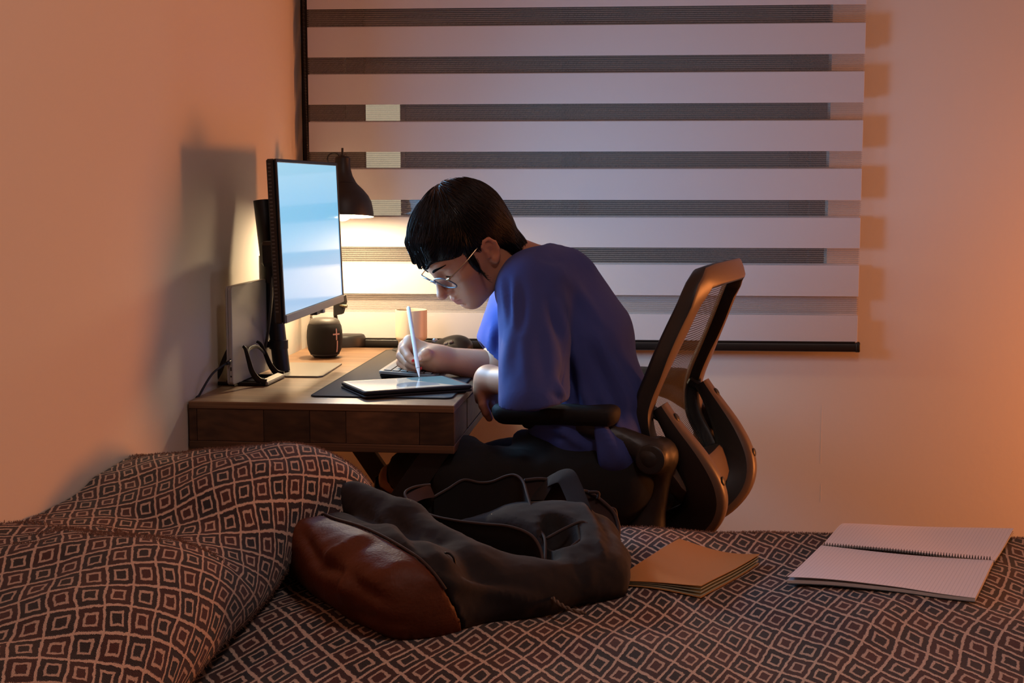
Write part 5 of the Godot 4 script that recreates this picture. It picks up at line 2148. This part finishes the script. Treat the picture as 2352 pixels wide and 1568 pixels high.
func build_hair(t: Node3D, o: Transform3D) -> void:
	var hb := head_b
	var f := Field.new()
	f.ball(hd(-0.004, 0.058, 0), Vector3(0.106, 0.104, 0.080), hb, 0.03)
	f.ball(hd(0.044, 0.088, 0.0), Vector3(0.056, 0.054, 0.066), hb, 0.03)
	f.ball(hd(-0.060, -0.004, 0), Vector3(0.032, 0.050, 0.044), hb, 0.03)
	f.ball(hd(-0.062, -0.052, 0.004), Vector3(0.028, 0.034, 0.036), hb, 0.014)
	f.ball(hd(-0.040, -0.030, 0.038), Vector3(0.018, 0.040, 0.020), hb, 0.02)
	# the face and the ears are left free
	f.cap(hd(0.075, -0.012, -0.13), hd(0.075, -0.012, 0.13), 0.058, 0.058, 0.010, 1)
	f.cap(hd(0.115, 0.008, -0.13), hd(0.115, 0.008, 0.13), 0.058, 0.058, 0.010, 1)
	for s in [-1.0, 1.0]:
		f.ball(hd(0.006, -0.012, 0.088 * s), Vector3(0.024, 0.040, 0.034), hb, 0.010, 1)
		f.ball(hd(0.046, 0.014, 0.0665 * s), Vector3(0.0085, 0.024, 0.0055), hb * Basis(Vector3.BACK, 0.1), 0.006)
	# fringe
	for q in [[-0.040, 0.104, 0.072], [-0.024, 0.112, 0.078], [-0.006, 0.1145, 0.068], [0.012, 0.111, 0.064], [0.030, 0.107, 0.074], [0.044, 0.100, 0.080]]:
		f.cap(hd(0.084, 0.104, q[0] * 0.9), hd(q[1], q[2], q[0]), 0.015, 0.0040, 0.010)
	f.keep(hd(0.0, -0.085, 0), hb * Vector3(0.35, -1.0, 0), 0.01)
	var g := Geo.new()
	f.mesh_into(g, head_at - Vector3.ONE * 0.20, head_at + Vector3.ONE * 0.20, 0.0042)
	var hair := mat("hair", Color(0.022, 0.020, 0.022), 0.40)
	hair.metallic_specular = 0.45
	for i in g.v.size():
		g.v[i] = o * g.v[i]
	var cap := part("hair", g.mesh(180), hair, t)
	# locks: tapering strands that follow the surface away from the crown
	var all := PackedInt32Array(range(f.kind.size()))
	var rng := RandomNumberGenerator.new()
	rng.seed = 91
	var crown := hd(-0.085, 0.125, -0.01)
	var inv := head_b.transposed()
	var out := Geo.new()
	var e := 0.0015
	for s in 3600:
		var dir := Vector3(rng.randf_range(-1, 1), rng.randf_range(-0.35, 1), rng.randf_range(-1, 1))
		if rng.randf() < 0.45:
			dir.z = absf(dir.z)
		dir = (head_b * dir).normalized()
		var p := hd(-0.01, 0.045, 0) + dir * 0.17
		for k in 14:
			var dd := f.at(p, all)
			p -= dir * dd * 0.9
			if absf(dd) < 0.0008:
				break
		if absf(f.at(p, all)) > 0.004:
			continue
		var lp := inv * (p - head_at)
		if lp.y < -0.03 and lp.x > -0.05:
			continue
		var lift := rng.randf_range(-0.0004, 0.0022)
		var steps := rng.randi_range(8, 14)
		var swirl := rng.randf_range(-0.45, 0.45)
		var pts := []
		var rad := []
		var r0 := rng.randf_range(0.0004, 0.0010)
		var loose := 0.0
		for k in steps:
			var n := Vector3(f.at(p + Vector3(e, 0, 0), all) - f.at(p - Vector3(e, 0, 0), all), f.at(p + Vector3(0, e, 0), all) - f.at(p - Vector3(0, e, 0), all), f.at(p + Vector3(0, 0, e), all) - f.at(p - Vector3(0, 0, e), all)).normalized()
			var d0 := f.at(p, all)
			p -= n * (d0 - lift - loose)
			pts.append(o * p)
			rad.append(r0 * (1.0 - pow(float(k) / (steps - 1), 2.5) * 0.92))
			var q := inv * (p - head_at)
			var flow := (p - crown).normalized()
			var fr := smoothstep(-0.015, 0.075, q.x + 0.3 * (q.y - 0.08))
			flow = (flow + head_b * Vector3(-0.75, -0.60 - 0.5 * smoothstep(0.02, -0.04, q.y), 0).lerp(Vector3(0.35, -0.35, 0), fr)).normalized()
			flow = (flow - n * flow.dot(n)).normalized()
			flow = flow.rotated(n, swirl * (0.4 + 0.6 * float(k) / steps))
			var nx := p + flow * 0.0085
			# past the hairline a lock hangs on freely
			if f.at(nx, all) > 0.010:
				loose += rng.randf_range(0.0004, 0.0022)
			p = nx
		out.tube(pts, rad, 3, false, Vector3.ZERO, 1.0, false)
	part("hair_locks", out.mesh(180), hair, cap).set_meta("kind", "stuff")


func ridge(q: Vector2, a: Vector2, b: Vector2, wide: float) -> float:
	var ab := b - a
	var t := clampf((q - a).dot(ab) / ab.length_squared(), 0.0, 1.0)
	var d := q.distance_to(a + ab * t) / wide
	return exp(-d * d) * sin(PI * clampf(0.12 + t * 0.76, 0, 1))


func seen_at(p: Vector3) -> Vector3:
	var q := look.transposed() * (p - EYE)
	return Vector3(1176.0 - 3200.0 * q.x / q.z, 784.0 + 3200.0 * q.y / q.z, -q.z)


func build_clothes(t: Node3D, o: Transform3D) -> void:
	var f := Field.new()
	# trunk of the shirt: near and far halves
	for d in [2.920, 3.10]:
		f.cap(away(1238, 662, d), away(1325, 800, d), 0.078, 0.100, 0.06)
		f.cap(away(1325, 800, d), away(1378, 920, d), 0.100, 0.094, 0.05)
		f.cap(away(1378, 920, d), away(1385, 985, d), 0.094, 0.088, 0.05)
		f.cap(away(1285, 960, d), away(1395, 1000, d), 0.062, 0.075, 0.05)
	f.cap(away(1290, 665, 2.98), away(1345, 765, 2.98), 0.088, 0.098, 0.05)
	f.cap(away(1228, 664, 2.87), away(1212, 660, 3.15), 0.072, 0.070, 0.05)
	f.cap(away(1238, 626, 2.99), away(1268, 645, 3.0), 0.052, 0.066, 0.04)
	# collar at the neck, standing off behind
	f.cap(away(1226, 590, 2.93), away(1286, 580, 3.0), 0.018, 0.011, 0.010)
	f.cap(away(1228, 590, 3.07), away(1286, 580, 3.0), 0.018, 0.011, 0.010)
	f.cap(away(1330, 1000, 2.86), away(1442, 1058, 2.845), 0.048, 0.022, 0.04)
	f.cap(away(1262, 982, 2.87), away(1405, 1032, 2.83), 0.042, 0.052, 0.04)
	# near sleeve
	var s0 := away(1226, 668, 2.842)
	var s1 := away(1228, 925, 2.735)
	f.cap(s0, s1, 0.073, 0.0715, 0.016)
	# far sleeve
	var r0 := away(1200, 668, 3.165)
	var r1 := away(1138, 830, 3.130)
	f.cap(r0, r1, 0.068, 0.058, 0.02)
	# hems cut square
	var ax := (s1 - s0).normalized()
	var fz := look * Vector3(0, 0, 1)
	var dn := (look * Vector3(0.14, -1.0, -0.20)).normalized()
	var cy := dn.cross(fz).normalized()
	f.brick(away(1237, 940, 2.675) + dn * 0.09, Vector3(0.105, 0.09, 0.120), Basis(cy, dn, cy.cross(dn)), 0.004, 0.006, 1)
	var bx := (r1 - r0).normalized()
	var hx := look * Vector3(-0.80, -0.60, 0.1)
	var ex := hx.cross(fz).normalized()
	f.brick(away(1126, 818, 3.135) + hx * 0.09, Vector3(0.075, 0.09, 0.085), Basis(ex, hx, ex.cross(hx)), 0.004, 0.006, 1)
	# openings
	f.cap(r1 - bx * 0.01, r1 + bx * 0.10 + look * Vector3(-0.02, 0, 0), 0.050, 0.052, 0.004, 1)
	# neck hole
	f.cap(away(1205, 598, 3.0), away(1165, 560, 2.97), 0.060, 0.075, 0.012, 1)
	var g := Geo.new()
	var lo := away(1080, 1110, 3.3).min(away(1500, 1110, 2.6)) - Vector3.ONE * 0.02
	var hi := away(1080, 540, 3.3).max(away(1500, 540, 2.6)) + Vector3.ONE * 0.02
	f.mesh_into(g, lo, hi, 0.0052)
	# folds: raised or sunk along lines, seen from the bed
	var folds := [
		[1262, 690, 1300, 800, 13, -0.012], [1300, 800, 1322, 930, 13, -0.014], [1283, 700, 1326, 850, 11, 0.010], [1326, 850, 1345, 940, 12, 0.007],
		[1152, 630, 1168, 742, 8, 0.006], [1182, 640, 1182, 745, 9, 0.008], [1167, 640, 1174, 745, 8, -0.006], [1200, 660, 1196, 760, 10, -0.006], [1180, 745, 1160, 850, 14, 0.006],
		[1330, 690, 1445, 930, 12, 0.007], [1300, 650, 1400, 820, 15, -0.007], [1350, 790, 1440, 985, 14, -0.008], [1372, 760, 1460, 930, 11, 0.006], [1290, 610, 1385, 745, 11, 0.006],
		[1240, 740, 1255, 880, 18, -0.005], [1200, 760, 1215, 900, 16, 0.005], [1290, 850, 1312, 905, 11, -0.010], [1285, 880, 1300, 925, 9, 0.007], [1270, 905, 1310, 925, 9, -0.006],
		[1340, 905, 1425, 1050, 16, 0.009], [1375, 930, 1450, 1060, 11, -0.007], [1275, 985, 1350, 1030, 11, 0.008], [1250, 1000, 1300, 1010, 9, -0.006],
		[1132, 745, 1124, 800, 8, 0.006], [1150, 750, 1142, 815, 8, -0.005], [1225, 575, 1280, 566, 9, 0.008], [1240, 590, 1300, 600, 10, -0.006]]
	var n := PackedVector3Array()
	n.resize(g.v.size())
	for i in g.idx.size() / 3:
		var a := g.idx[i * 3]
		var b := g.idx[i * 3 + 1]
		var c := g.idx[i * 3 + 2]
		var m := (g.v[b] - g.v[a]).cross(g.v[c] - g.v[a])
		n[a] += m
		n[b] += m
		n[c] += m
	var wav := FastNoiseLite.new()
	wav.seed = 12
	wav.frequency = 5.0
	var hem := away(1300, 1085, 2.9).y
	for i in g.v.size():
		var p := g.v[i]
		var nn := n[i].normalized()
		var s := seen_at(p)
		var face := clampf(nn.dot((EYE - p).normalized()) * 1.6 + 0.25, 0.0, 1.0)
		var h := 0.0
		for q in folds:
			if s.x > minf(q[0], q[2]) - 45 and s.x < maxf(q[0], q[2]) + 45 and s.y > q[1] - 45 and s.y < q[3] + 45:
				h += q[5] * ridge(Vector2(s.x, s.y), Vector2(q[0], q[1]), Vector2(q[2], q[3]), q[4])
		h *= face
		h += wav.get_noise_3d(p.x, p.y * 0.6, p.z) * 0.003
		g.v[i] = o * (p + nn * h)
	var cloth := mat("shirt_cotton", Color(0.22, 0.27, 0.53), 0.9)
	relief(cloth, noise_tex(81, 0.9, 256, 2), 0.02, Vector3.ONE * 20)
	cloth.rim_enabled = true
	cloth.rim = 0.35
	cloth.rim_tint = 0.6
	part("t_shirt", g.mesh(180), cloth, t)

	# trousers: left ankle laid across the right knee
	f = Field.new()
	f.cap(away(1420, 1075, 2.90), away(1420, 1065, 3.10), 0.100, 0.100, 0.05)
	f.cap(away(1410, 1106, 2.89), away(1064, 1096, 2.80), 0.082, 0.062, 0.04)
	f.cap(away(1064, 1092, 2.80), away(938, 1086, 3.05), 0.062, 0.050, 0.03)
	f.cap(away(1410, 1060, 3.10), away(965, 1092, 3.13), 0.082, 0.056, 0.03)
	f.cap(away(965, 1096, 3.13), Vector3(-0.44, 0.12, -3.15), 0.056, 0.050, 0.03)
	f.ball(away(1208, 1012, 2.90), Vector3(0.030, 0.022, 0.05), look, 0.03)
	f.ball(away(1235, 1030, 2.86), Vector3(0.034, 0.020, 0.04), look, 0.03)
	f.ball(away(1072, 1024, 2.86), Vector3(0.030, 0.020, 0.05), look, 0.03)
	f.cap(away(925, 1090, 3.075), away(880, 1100, 3.14), 0.043, 0.043, 0.004, 1)
	g = Geo.new()
	lo = Vector3(-0.60, 0.06, -3.42)
	hi = Vector3(0.20, 0.74, -2.66)
	f.mesh_into(g, lo, hi, 0.0105)
	for i in g.v.size():
		var p := g.v[i]
		g.v[i] = o * (p + Vector3(0, wav.get_noise_3d(p.x * 1.6, p.y * 1.6, p.z * 1.6) * 0.008, 0))
	var denim := mat("trouser_cloth", Color(0.045, 0.040, 0.038), 0.9)
	relief(denim, noise_tex(82, 0.9, 256, 2), 0.02, Vector3.ONE * 20)
	denim.rim_enabled = true
	denim.rim = 0.3
	part("trousers", g.mesh(180), denim, t)
	# shoes
	for k in 2:
		f = Field.new()
		if k == 0:
			f.cap(away(902, 1106, 3.13), away(889, 1150, 3.22), 0.040, 0.038, 0.02)
			f.cap(away(889, 1150, 3.22), away(893, 1195, 3.28), 0.038, 0.030, 0.02)
			f.cap(away(915, 1088, 3.09), away(899, 1104, 3.125), 0.036, 0.0335, 0.004, 1)
		else:
			f.cap(Vector3(-0.42, 0.045, -3.15), Vector3(-0.60, 0.035, -3.13), 0.044, 0.034, 0.03)
			f.keep(Vector3(0, 0.004, 0), Vector3.DOWN, 0.004)
		g = Geo.new()
		lo = Vector3(-0.68, 0.0, -3.42)
		hi = Vector3(-0.34, 0.62, -3.0)
		f.mesh_into(g, lo, hi, 0.009)
		for i in g.v.size():
			g.v[i] = o * g.v[i]
		part("shoe", g.mesh(180), mat("shoe_dark", Color(0.07, 0.05, 0.04), 0.6), t)


func build_glasses() -> void:
	var t := thing("glasses", "clear-framed glasses with rounded lenses worn low on the face of the person", "glasses", hd(0.115, 0.02, 0))
	var o := T(t.position).affine_inverse()
	var clear := mat("frame_clear", Color(0.40, 0.42, 0.47), 0.15)
	clear.metallic_specular = 0.8
	var glass := mat("lens_glass", Color(1, 1, 1, 0.05), 0.02)
	glass.transparency = BaseMaterial3D.TRANSPARENCY_ALPHA
	for s in [-1.0, 1.0]:
		var pts := []
		var flat := []
		for k in 32:
			var a := TAU * k / 32.0
			var ca := signf(cos(a)) * pow(absf(cos(a)), 0.72)
			var sa := signf(sin(a)) * pow(absf(sin(a)), 0.72)
			var z := 0.0345 + 0.0255 * ca
			var y := 0.0185 + 0.0195 * sa * (1.0 + 0.06 * ca)
			pts.append(o * hd(0.1205 - 2.2 * z * z + 0.30 * (y - 0.0355), y, z * s))
		var g := Geo.new()
		g.tube(pts, 0.0018, 8, true)
		part("rim", g.mesh(180), clear, t)
		g = Geo.new()
		var c := Vector3.ZERO
		for p: Vector3 in pts:
			c += p / 32.0
		var ci := g.vert(c)
		for p: Vector3 in pts:
			g.vert(p)
		for k in 32:
			if s > 0:
				g.tri(ci, ci + 1 + k, ci + 1 + (k + 1) % 32)
			else:
				g.tri(ci, ci + 1 + (k + 1) % 32, ci + 1 + k)
		part("lens", g.mesh(180), glass, t)
		g = Geo.new()
		g.tube([o * hd(0.1115, 0.0300, 0.0600 * s), o * hd(0.1085, 0.0305, 0.0690 * s)], 0.0024, 8)
		g.tube(curve([o * hd(0.1085, 0.0305, 0.0690 * s), o * hd(0.060, 0.0305, 0.0755 * s), o * hd(0.030, 0.0310, 0.0745 * s), o * hd(0.012, 0.030, 0.0735 * s)], 6), 0.0014, 8)
		part("temple", g.mesh(), mat("temple_metal", Color(0.72, 0.58, 0.42), 0.3, 0.7), t, "thin gold side arm")
		g = Geo.new()
		g.tube([o * hd(0.113, 0.012, 0.0105 * s), o * hd(0.109, 0.004, 0.0125 * s)], 0.0022, 8)
		part("nose_pad", g.mesh(), clear, t)
	var b := Geo.new()
	b.tube(curve([o * hd(0.1195, 0.0265, -0.0105), o * hd(0.1215, 0.0310, 0.0), o * hd(0.1195, 0.0265, 0.0105)], 6), 0.0019, 8)
	part("bridge", b.mesh(), clear, t)
# ---------------------------------------------------------------- the open backpack on the bed
func build_backpack() -> void:
	# local frame: x along the bag from its leather bottom to its mouth, z across, towards the camera
	var a0 := away(640, 1300, 2.255)
	a0.y = BED
	var l := look * Vector3(0.85, 0, -0.525)
	l.y = 0.0
	l = l.normalized()
	var bb := Basis(l, Vector3.UP, l.cross(Vector3.UP))
	var bag := Transform3D(bb, a0)
	var t := thing("backpack", "dark canvas backpack with a brown leather bottom lying open on the blanket", "backpack", a0)
	var o := T(a0).affine_inverse()
	var canvas := mat("bag_canvas", Color(0.095, 0.060, 0.055), 0.95)
	relief(canvas, noise_tex(91, 0.8, 256, 2), 0.03, Vector3.ONE * 18)
	canvas.rim_enabled = true
	canvas.rim = 0.2
	var leather := mat("bag_leather", Color(0.34, 0.165, 0.085), 0.58)
	leather.metallic_specular = 0.35
	relief(leather, noise_tex(92, 0.06, 512, 4), 0.05, Vector3.ONE * 5)
	var lining := mat("bag_lining", Color(0.05, 0.045, 0.055), 0.9)
	var trim := mat("bag_piping", Color(0.20, 0.135, 0.115), 0.8)
	var b := func(x: float, y: float, z: float) -> Vector3: return bag * Vector3(x, y, z)
	var f := Field.new()
	f.brick(b.call(0.060, 0.050, 0.205), Vector3(0.070, 0.053, 0.200), bb, 0.045)
	f.ball(b.call(0.050, 0.058, 0.25), Vector3(0.075, 0.048, 0.14), bb, 0.05)
	f.brick(b.call(0.235, 0.030, 0.205), Vector3(0.190, 0.036, 0.195), bb, 0.034, 0.05)
	f.cap(away(815, 1150, 2.36), away(935, 1205, 2.26), 0.036, 0.030, 0.03)
	f.cap(away(935, 1205, 2.26), away(1090, 1300, 2.10), 0.032, 0.028, 0.04)
	f.cap(away(1000, 1330, 2.06), away(1215, 1350, 2.10), 0.030, 0.026, 0.05)
	f.ball(b.call(0.435, 0.040, 0.15), Vector3(0.105, 0.060, 0.125), bb, 0.05)
	f.ball(b.call(0.400, 0.036, 0.28), Vector3(0.080, 0.044, 0.080), bb, 0.05)
	# the mouth and the side pocket
	f.ball(b.call(0.290, 0.095, 0.165), Vector3(0.058, 0.080, 0.185), bb * Basis(Vector3.UP, 0.12), 0.015, 1)
	f.ball(b.call(0.378, 0.108, 0.255), Vector3(0.030, 0.070, 0.070), bb * Basis(Vector3.UP, -0.35), 0.012, 1)
	var lo := a0 + Vector3(-0.20, -0.012, -0.40)
	var hi := a0 + Vector3(0.66, 0.22, 0.42)
	var sp: Vector3 = b.call(0.118, 0.0, 0.205)
	var sn := (bb * Vector3(1.0, 0.52, 0.0)).normalized()
	# folds
	var folds := [
		[690, 1215, 735, 1300, 14, -0.009], [735, 1290, 830, 1240, 11, 0.011], [720, 1285, 800, 1320, 16, -0.010], [795, 1310, 790, 1375, 11, 0.011], [800, 1330, 900, 1390, 14, -0.008], [790, 1250, 850, 1235, 8, 0.004], [760, 1400, 960, 1440, 14, -0.005],
		[850, 1160, 940, 1260, 16, 0.008], [900, 1190, 1000, 1290, 14, -0.008], [940, 1230, 1080, 1340, 16, 0.007], [1000, 1300, 1200, 1350, 18, -0.007], [980, 1330, 1230, 1375, 16, 0.008], [1060, 1250, 1160, 1330, 22, 0.006],
		[1330, 1150, 1380, 1220, 10, 0.006], [1350, 1140, 1405, 1240, 9, -0.006], [1370, 1230, 1390, 1280, 8, 0.006], [1320, 1270, 1340, 1330, 10, -0.005]]
	var wav := FastNoiseLite.new()
	wav.seed = 19
	wav.frequency = 7.0
	var body: Node3D
	for side in 2:
		var half := Field.new()
		for i in f.kind.size():
			half._add(f.kind[i], f.op[i], f.blend[i], f.pa[i], f.pb[i], f.ra[i], f.rb[i], f.turn[i])
		half.keep(sp, sn * (-1.0 if side == 0 else 1.0), 0.003)
		var g0 := Geo.new()
		half.mesh_into(g0, lo if side == 0 else lo, hi, 0.0070)
		var n := PackedVector3Array()
		n.resize(g0.v.size())
		for i in g0.idx.size() / 3:
			var p0 := g0.idx[i * 3]
			var p1 := g0.idx[i * 3 + 1]
			var p2 := g0.idx[i * 3 + 2]
			var m := (g0.v[p1] - g0.v[p0]).cross(g0.v[p2] - g0.v[p0])
			n[p0] += m
			n[p1] += m
			n[p2] += m
		for i in g0.v.size():
			var p := g0.v[i]
			var s := seen_at(p)
			var nn := n[i].normalized()
			var h := wav.get_noise_3d(p.x, p.y, p.z) * 0.006
			for q in folds:
				h += q[5] * ridge(Vector2(s.x, s.y), Vector2(q[0], q[1]), Vector2(q[2], q[3]), q[4])
			g0.v[i] = p + nn * h * smoothstep(0.0, 0.012, absf((p - sp).dot(sn)))
		if side == 1:
			for i in g0.v.size():
				g0.v[i] = o * g0.v[i]
			part("leather_bottom", g0.mesh(180), leather, t, "brown leather bottom")
			continue
		var sides := [Geo.new(), Geo.new()]
		for k in 2:
			sides[k].v = g0.v
			sides[k].uv = g0.uv
			sides[k].col = g0.col
		for i in g0.idx.size() / 3:
			var c := (g0.v[g0.idx[i * 3]] + g0.v[g0.idx[i * 3 + 1]] + g0.v[g0.idx[i * 3 + 2]]) / 3.0
			var m1: Vector3 = (bb * Basis(Vector3.UP, 0.12)).transposed() * (c - b.call(0.290, 0.095, 0.165)) / Vector3(0.058, 0.080, 0.185)
			var m2: Vector3 = (bb * Basis(Vector3.UP, -0.35)).transposed() * (c - b.call(0.378, 0.108, 0.255)) / Vector3(0.030, 0.070, 0.070)
			(sides[1 if m1.length() < 1.04 or m2.length() < 1.06 else 0] as Geo).tri(g0.idx[i * 3], g0.idx[i * 3 + 1], g0.idx[i * 3 + 2])
		for k in 2:
			for_each_vertex(sides[k], o, k == 0)
			var made := part(["canvas_body", "lining"][k], compact(sides[k]).mesh(180), [canvas, lining][k], t, ["", "dark lining inside the open mouth"][k])
			if k == 0:
				body = made
	var g: Geo
	# seam where leather meets canvas
	g = Geo.new()
	var pts := []
	for i in 64:
		var an := lerpf(3.3, -0.15, i / 63.0)
		var p: Vector3 = b.call(0.0, 0.040 + 0.16 * sin(an), 0.205 + 0.30 * cos(an))
		p -= sn * (p - sp).dot(sn)
		var mid: Vector3 = b.call(0.0, 0.040, 0.205 + 0.15 * cos(an))
		mid -= sn * (mid - sp).dot(sn)
		var dr := (mid - p).normalized()
		for k in 30:
			p += dr * f.dist(p) * 0.8
		pts.append(o * (p - dr * 0.0030))
	g.tube(pts, 0.0022, 6)
	part("seam", g.mesh(180), trim, body)
	# zip edges of the mouth: lower lip and upper lip, each with its strip of cloth
	var lower := curve([away(988, 1113, 2.44), away(950, 1119, 2.42), away(930, 1133, 2.395), away(945, 1158, 2.36), away(990, 1183, 2.315), away(1050, 1196, 2.275), away(1110, 1203, 2.245), away(1170, 1209, 2.215), away(1218, 1228, 2.190), away(1242, 1262, 2.165), away(1248, 1305, 2.14), away(1246, 1345, 2.125)], 6)
	var upper := curve([away(997, 1141, 2.43), away(1030, 1122, 2.45), away(1065, 1102, 2.46), away(1101, 1108, 2.46), away(1130, 1106, 2.455), away(1160, 1094, 2.45), away(1182, 1091, 2.44), away(1201, 1105, 2.42), away(1211, 1135, 2.38), away(1225, 1181, 2.32), away(1240, 1217, 2.26), away(1252, 1240, 2.22), away(1252, 1290, 2.16)], 6)
	for k in 2:
		var line: Array = [lower, upper][k]
		g = Geo.new()
		var loc := []
		for p: Vector3 in line:
			loc.append(o * p)
		g.tube(loc, 0.0026, 7)
		part("mouth_piping", g.mesh(180), trim, body)
		# the cloth that hangs from the piping into the bag
		g = Geo.new()
		var cnt := line.size() - 1
		var drop := 0.055 if k == 0 else 0.105
		g.grid(func(s: float, w: float) -> Vector3:
			var fi := s * cnt
			var i := mini(int(fi), cnt - 1)
			var p := (line[i] as Vector3).lerp(line[i + 1], fi - i)
			var down := minf(drop, maxf(0.002, p.y - BED - 0.010))
			var inward := bb * Vector3(0.010 if k == 0 else -0.004, 0, 0.004)
			return o * (p + (Vector3.DOWN * down + inward * sin(PI * 0.5 * w)) * w), 60, 8)
		var cm := mat("bag_panel", Color(0.07, 0.05, 0.048), 0.95)
		cm.cull_mode = BaseMaterial3D.CULL_DISABLED
		part("mouth_panel", g.mesh(180), cm, body)
	# a stiff tab at the left end of the mouth
	g = Geo.new()
	g.grid(func(s: float, w: float) -> Vector3: return o * away(932, 1137, 2.39).lerp(away(988, 1114, 2.44), s).lerp(away(948, 1157, 2.37).lerp(away(1000, 1142, 2.43), s), w) + Vector3(0, 0.003 * sin(PI * s), 0), 10, 6)
	part("tab", g.mesh(180), mat("bag_tab", Color(0.24, 0.14, 0.11), 0.9), body)
	# haul loop: a wide band standing over the mouth
	g = Geo.new()
	var band := curve([away(1232, 1150, 2.44), away(1256, 1112, 2.46), away(1272, 1098, 2.45), away(1298, 1093, 2.43), away(1315, 1122, 2.40), away(1332, 1165, 2.36), away(1344, 1200, 2.33)], 6)
	for i in band.size():
		band[i] = o * band[i]
	g.tube(band, 0.0175, 12, false, (o.basis * (look * Vector3(-0.5, 0.75, 0.4))).normalized(), 0.12)
	part("haul_loop", g.mesh(40), canvas, body)
	# back panel edge, showing behind the mouth on the right
	g = Geo.new()
	var rim := curve([away(1205, 1103, 2.45), away(1255, 1101, 2.47), away(1320, 1125, 2.46), away(1352, 1130, 2.47), away(1392, 1158, 2.45), away(1414, 1185, 2.43), away(1421, 1225, 2.40), away(1405, 1270, 2.36)], 6)
	for i in rim.size():
		rim[i] = o * rim[i]
	g.tube(rim, 0.0034, 8)
	part("edge_binding", g.mesh(180), trim, body)
	g = Geo.new()
	g.grid(func(s: float, w: float) -> Vector3:
		var fi := s * (rim.size() - 1)
		var i := mini(int(fi), rim.size() - 2)
		var p := (rim[i] as Vector3).lerp(rim[i + 1], fi - i)
		return p + (Vector3.DOWN * (p.y - 0.02) * 0.92 + o.basis * (bb * Vector3(-0.045, 0, 0.03)) * sin(PI * 0.5 * w)) * w, 40, 8)
	part("back_panel", g.mesh(180), mat("bag_back", Color(0.19, 0.115, 0.095), 0.9), body)
	for q in [[1352, 1130, 1374, 1131, 1373, 1146], [1396, 1166, 1412, 1170, 1416, 1188]]:
		g = Geo.new()
		var d := 2.455
		g.tube(curve([o * away(q[0], q[1], d), o * away(q[2], q[3], d), o * away(q[4], q[5], d)], 5), 0.0028, 6)
		part("webbing_loop", g.mesh(180), trim, body)
	# side pocket: zip edge with teeth
	var zip := curve([away(1256, 1236, 2.215), away(1300, 1212, 2.24), away(1335, 1198, 2.255), away(1350, 1207, 2.245), away(1340, 1232, 2.225), away(1312, 1256, 2.20), away(1280, 1290, 2.165), away(1262, 1308, 2.145)], 6)
	g = Geo.new()
	var zl := []
	for p: Vector3 in zip:
		zl.append(o * p)
	g.tube(zl, 0.0026, 7)
	var pocket := part("pocket_edge", g.mesh(180), trim, body)
	g = Geo.new()
	for i in range(26, 36):
		for k in 2:
			var p := (zl[i] as Vector3).lerp(zl[i + 1], k * 0.5)
			g.box(T(p + Vector3(-0.0015, 0.0005, 0.0018)), Vector3(0.0012, 0.0022, 0.0012), 0.0003)
	part("zip_teeth", g.mesh(), mat("brass_teeth", Color(0.62, 0.48, 0.22), 0.35, 0.9), pocket).set_meta("kind", "stuff")
	g = Geo.new()
	var cz := zl.size() - 1
	g.grid(func(s: float, w: float) -> Vector3:
		var fi := lerpf(0.42, 1.0, s) * cz
		var i := mini(int(fi), cz - 1)
		var p := (zl[i] as Vector3).lerp(zl[i + 1], fi - i)
		return p + (Vector3.DOWN * maxf(0.0, p.y - 0.012) + o.basis * (look * Vector3(0.015, 0, 0.035)) * sin(PI * 0.5 * w)) * w, 40, 8)
	part("pocket_front", g.mesh(180), canvas, pocket)
	# zip slider with a knotted cord
	g = Geo.new()
	g.tube([o * away(1252, 1306, 2.118), o * away(1257, 1350, 2.085)], 0.0042, 8, false, o.basis * look * Vector3(0, 0, 1), 0.5)
	var pull := part("zip_pull", g.mesh(40), mat("pull_cord", Color(0.34, 0.27, 0.22), 0.8), body)
	g = Geo.new()
	var cord := curve([away(1256, 1345, 2.085), away(1264, 1366, 2.06), away(1282, 1384, 2.035), away(1310, 1399, 2.015), away(1343, 1408, 2.005)], 8)
	for k in 2:
		var cl := []
		for i in cord.size():
			var p: Vector3 = cord[i]
			p.y = maxf(p.y, bed_top(p.x, p.z) + 0.003)
			cl.append(o * p + Vector3(0.0016 * cos(i * 0.9 + PI * k), 0.0016 * sin(i * 0.9 + PI * k), 0))
		g.tube(cl, 0.0019, 6)
	part("pull_cord", g.mesh(180), mat("pull_cord", Color(0.34, 0.27, 0.22), 0.8), pull)
	# ring on the front panel
	g = Geo.new()
	var rc := away(1033, 1272, 2.085)
	for k in 20:
		rc += look.z * f.dist(rc) * -0.6
	rc += look.z * 0.006
	var ring := []
	var rdn := f.dist(rc)
	for k in 24:
		var an := TAU * k / 24.0
		ring.append(o * (rc + look * Vector3(cos(an) * 0.0115, sin(an) * 0.0150, 0.004 * cos(an))))
	g.tube(ring, 0.0016, 8, true)
	part("ring", g.mesh(180), mat("ring_metal", Color(0.16, 0.14, 0.13), 0.35, 0.8), body)


func for_each_vertex(g: Geo, x: Transform3D, first: bool) -> void:
	var out := PackedVector3Array()
	out.resize(g.v.size())
	for i in g.v.size():
		out[i] = x * g.v[i]
	g.v = out


# drops the vertices that no face uses
func compact(g: Geo) -> Geo:
	var map := PackedInt32Array()
	map.resize(g.v.size())
	map.fill(-1)
	var out := Geo.new()
	for i in g.idx:
		if map[i] < 0:
			map[i] = out.vert(g.v[i])
		out.idx.append(map[i])
	return out
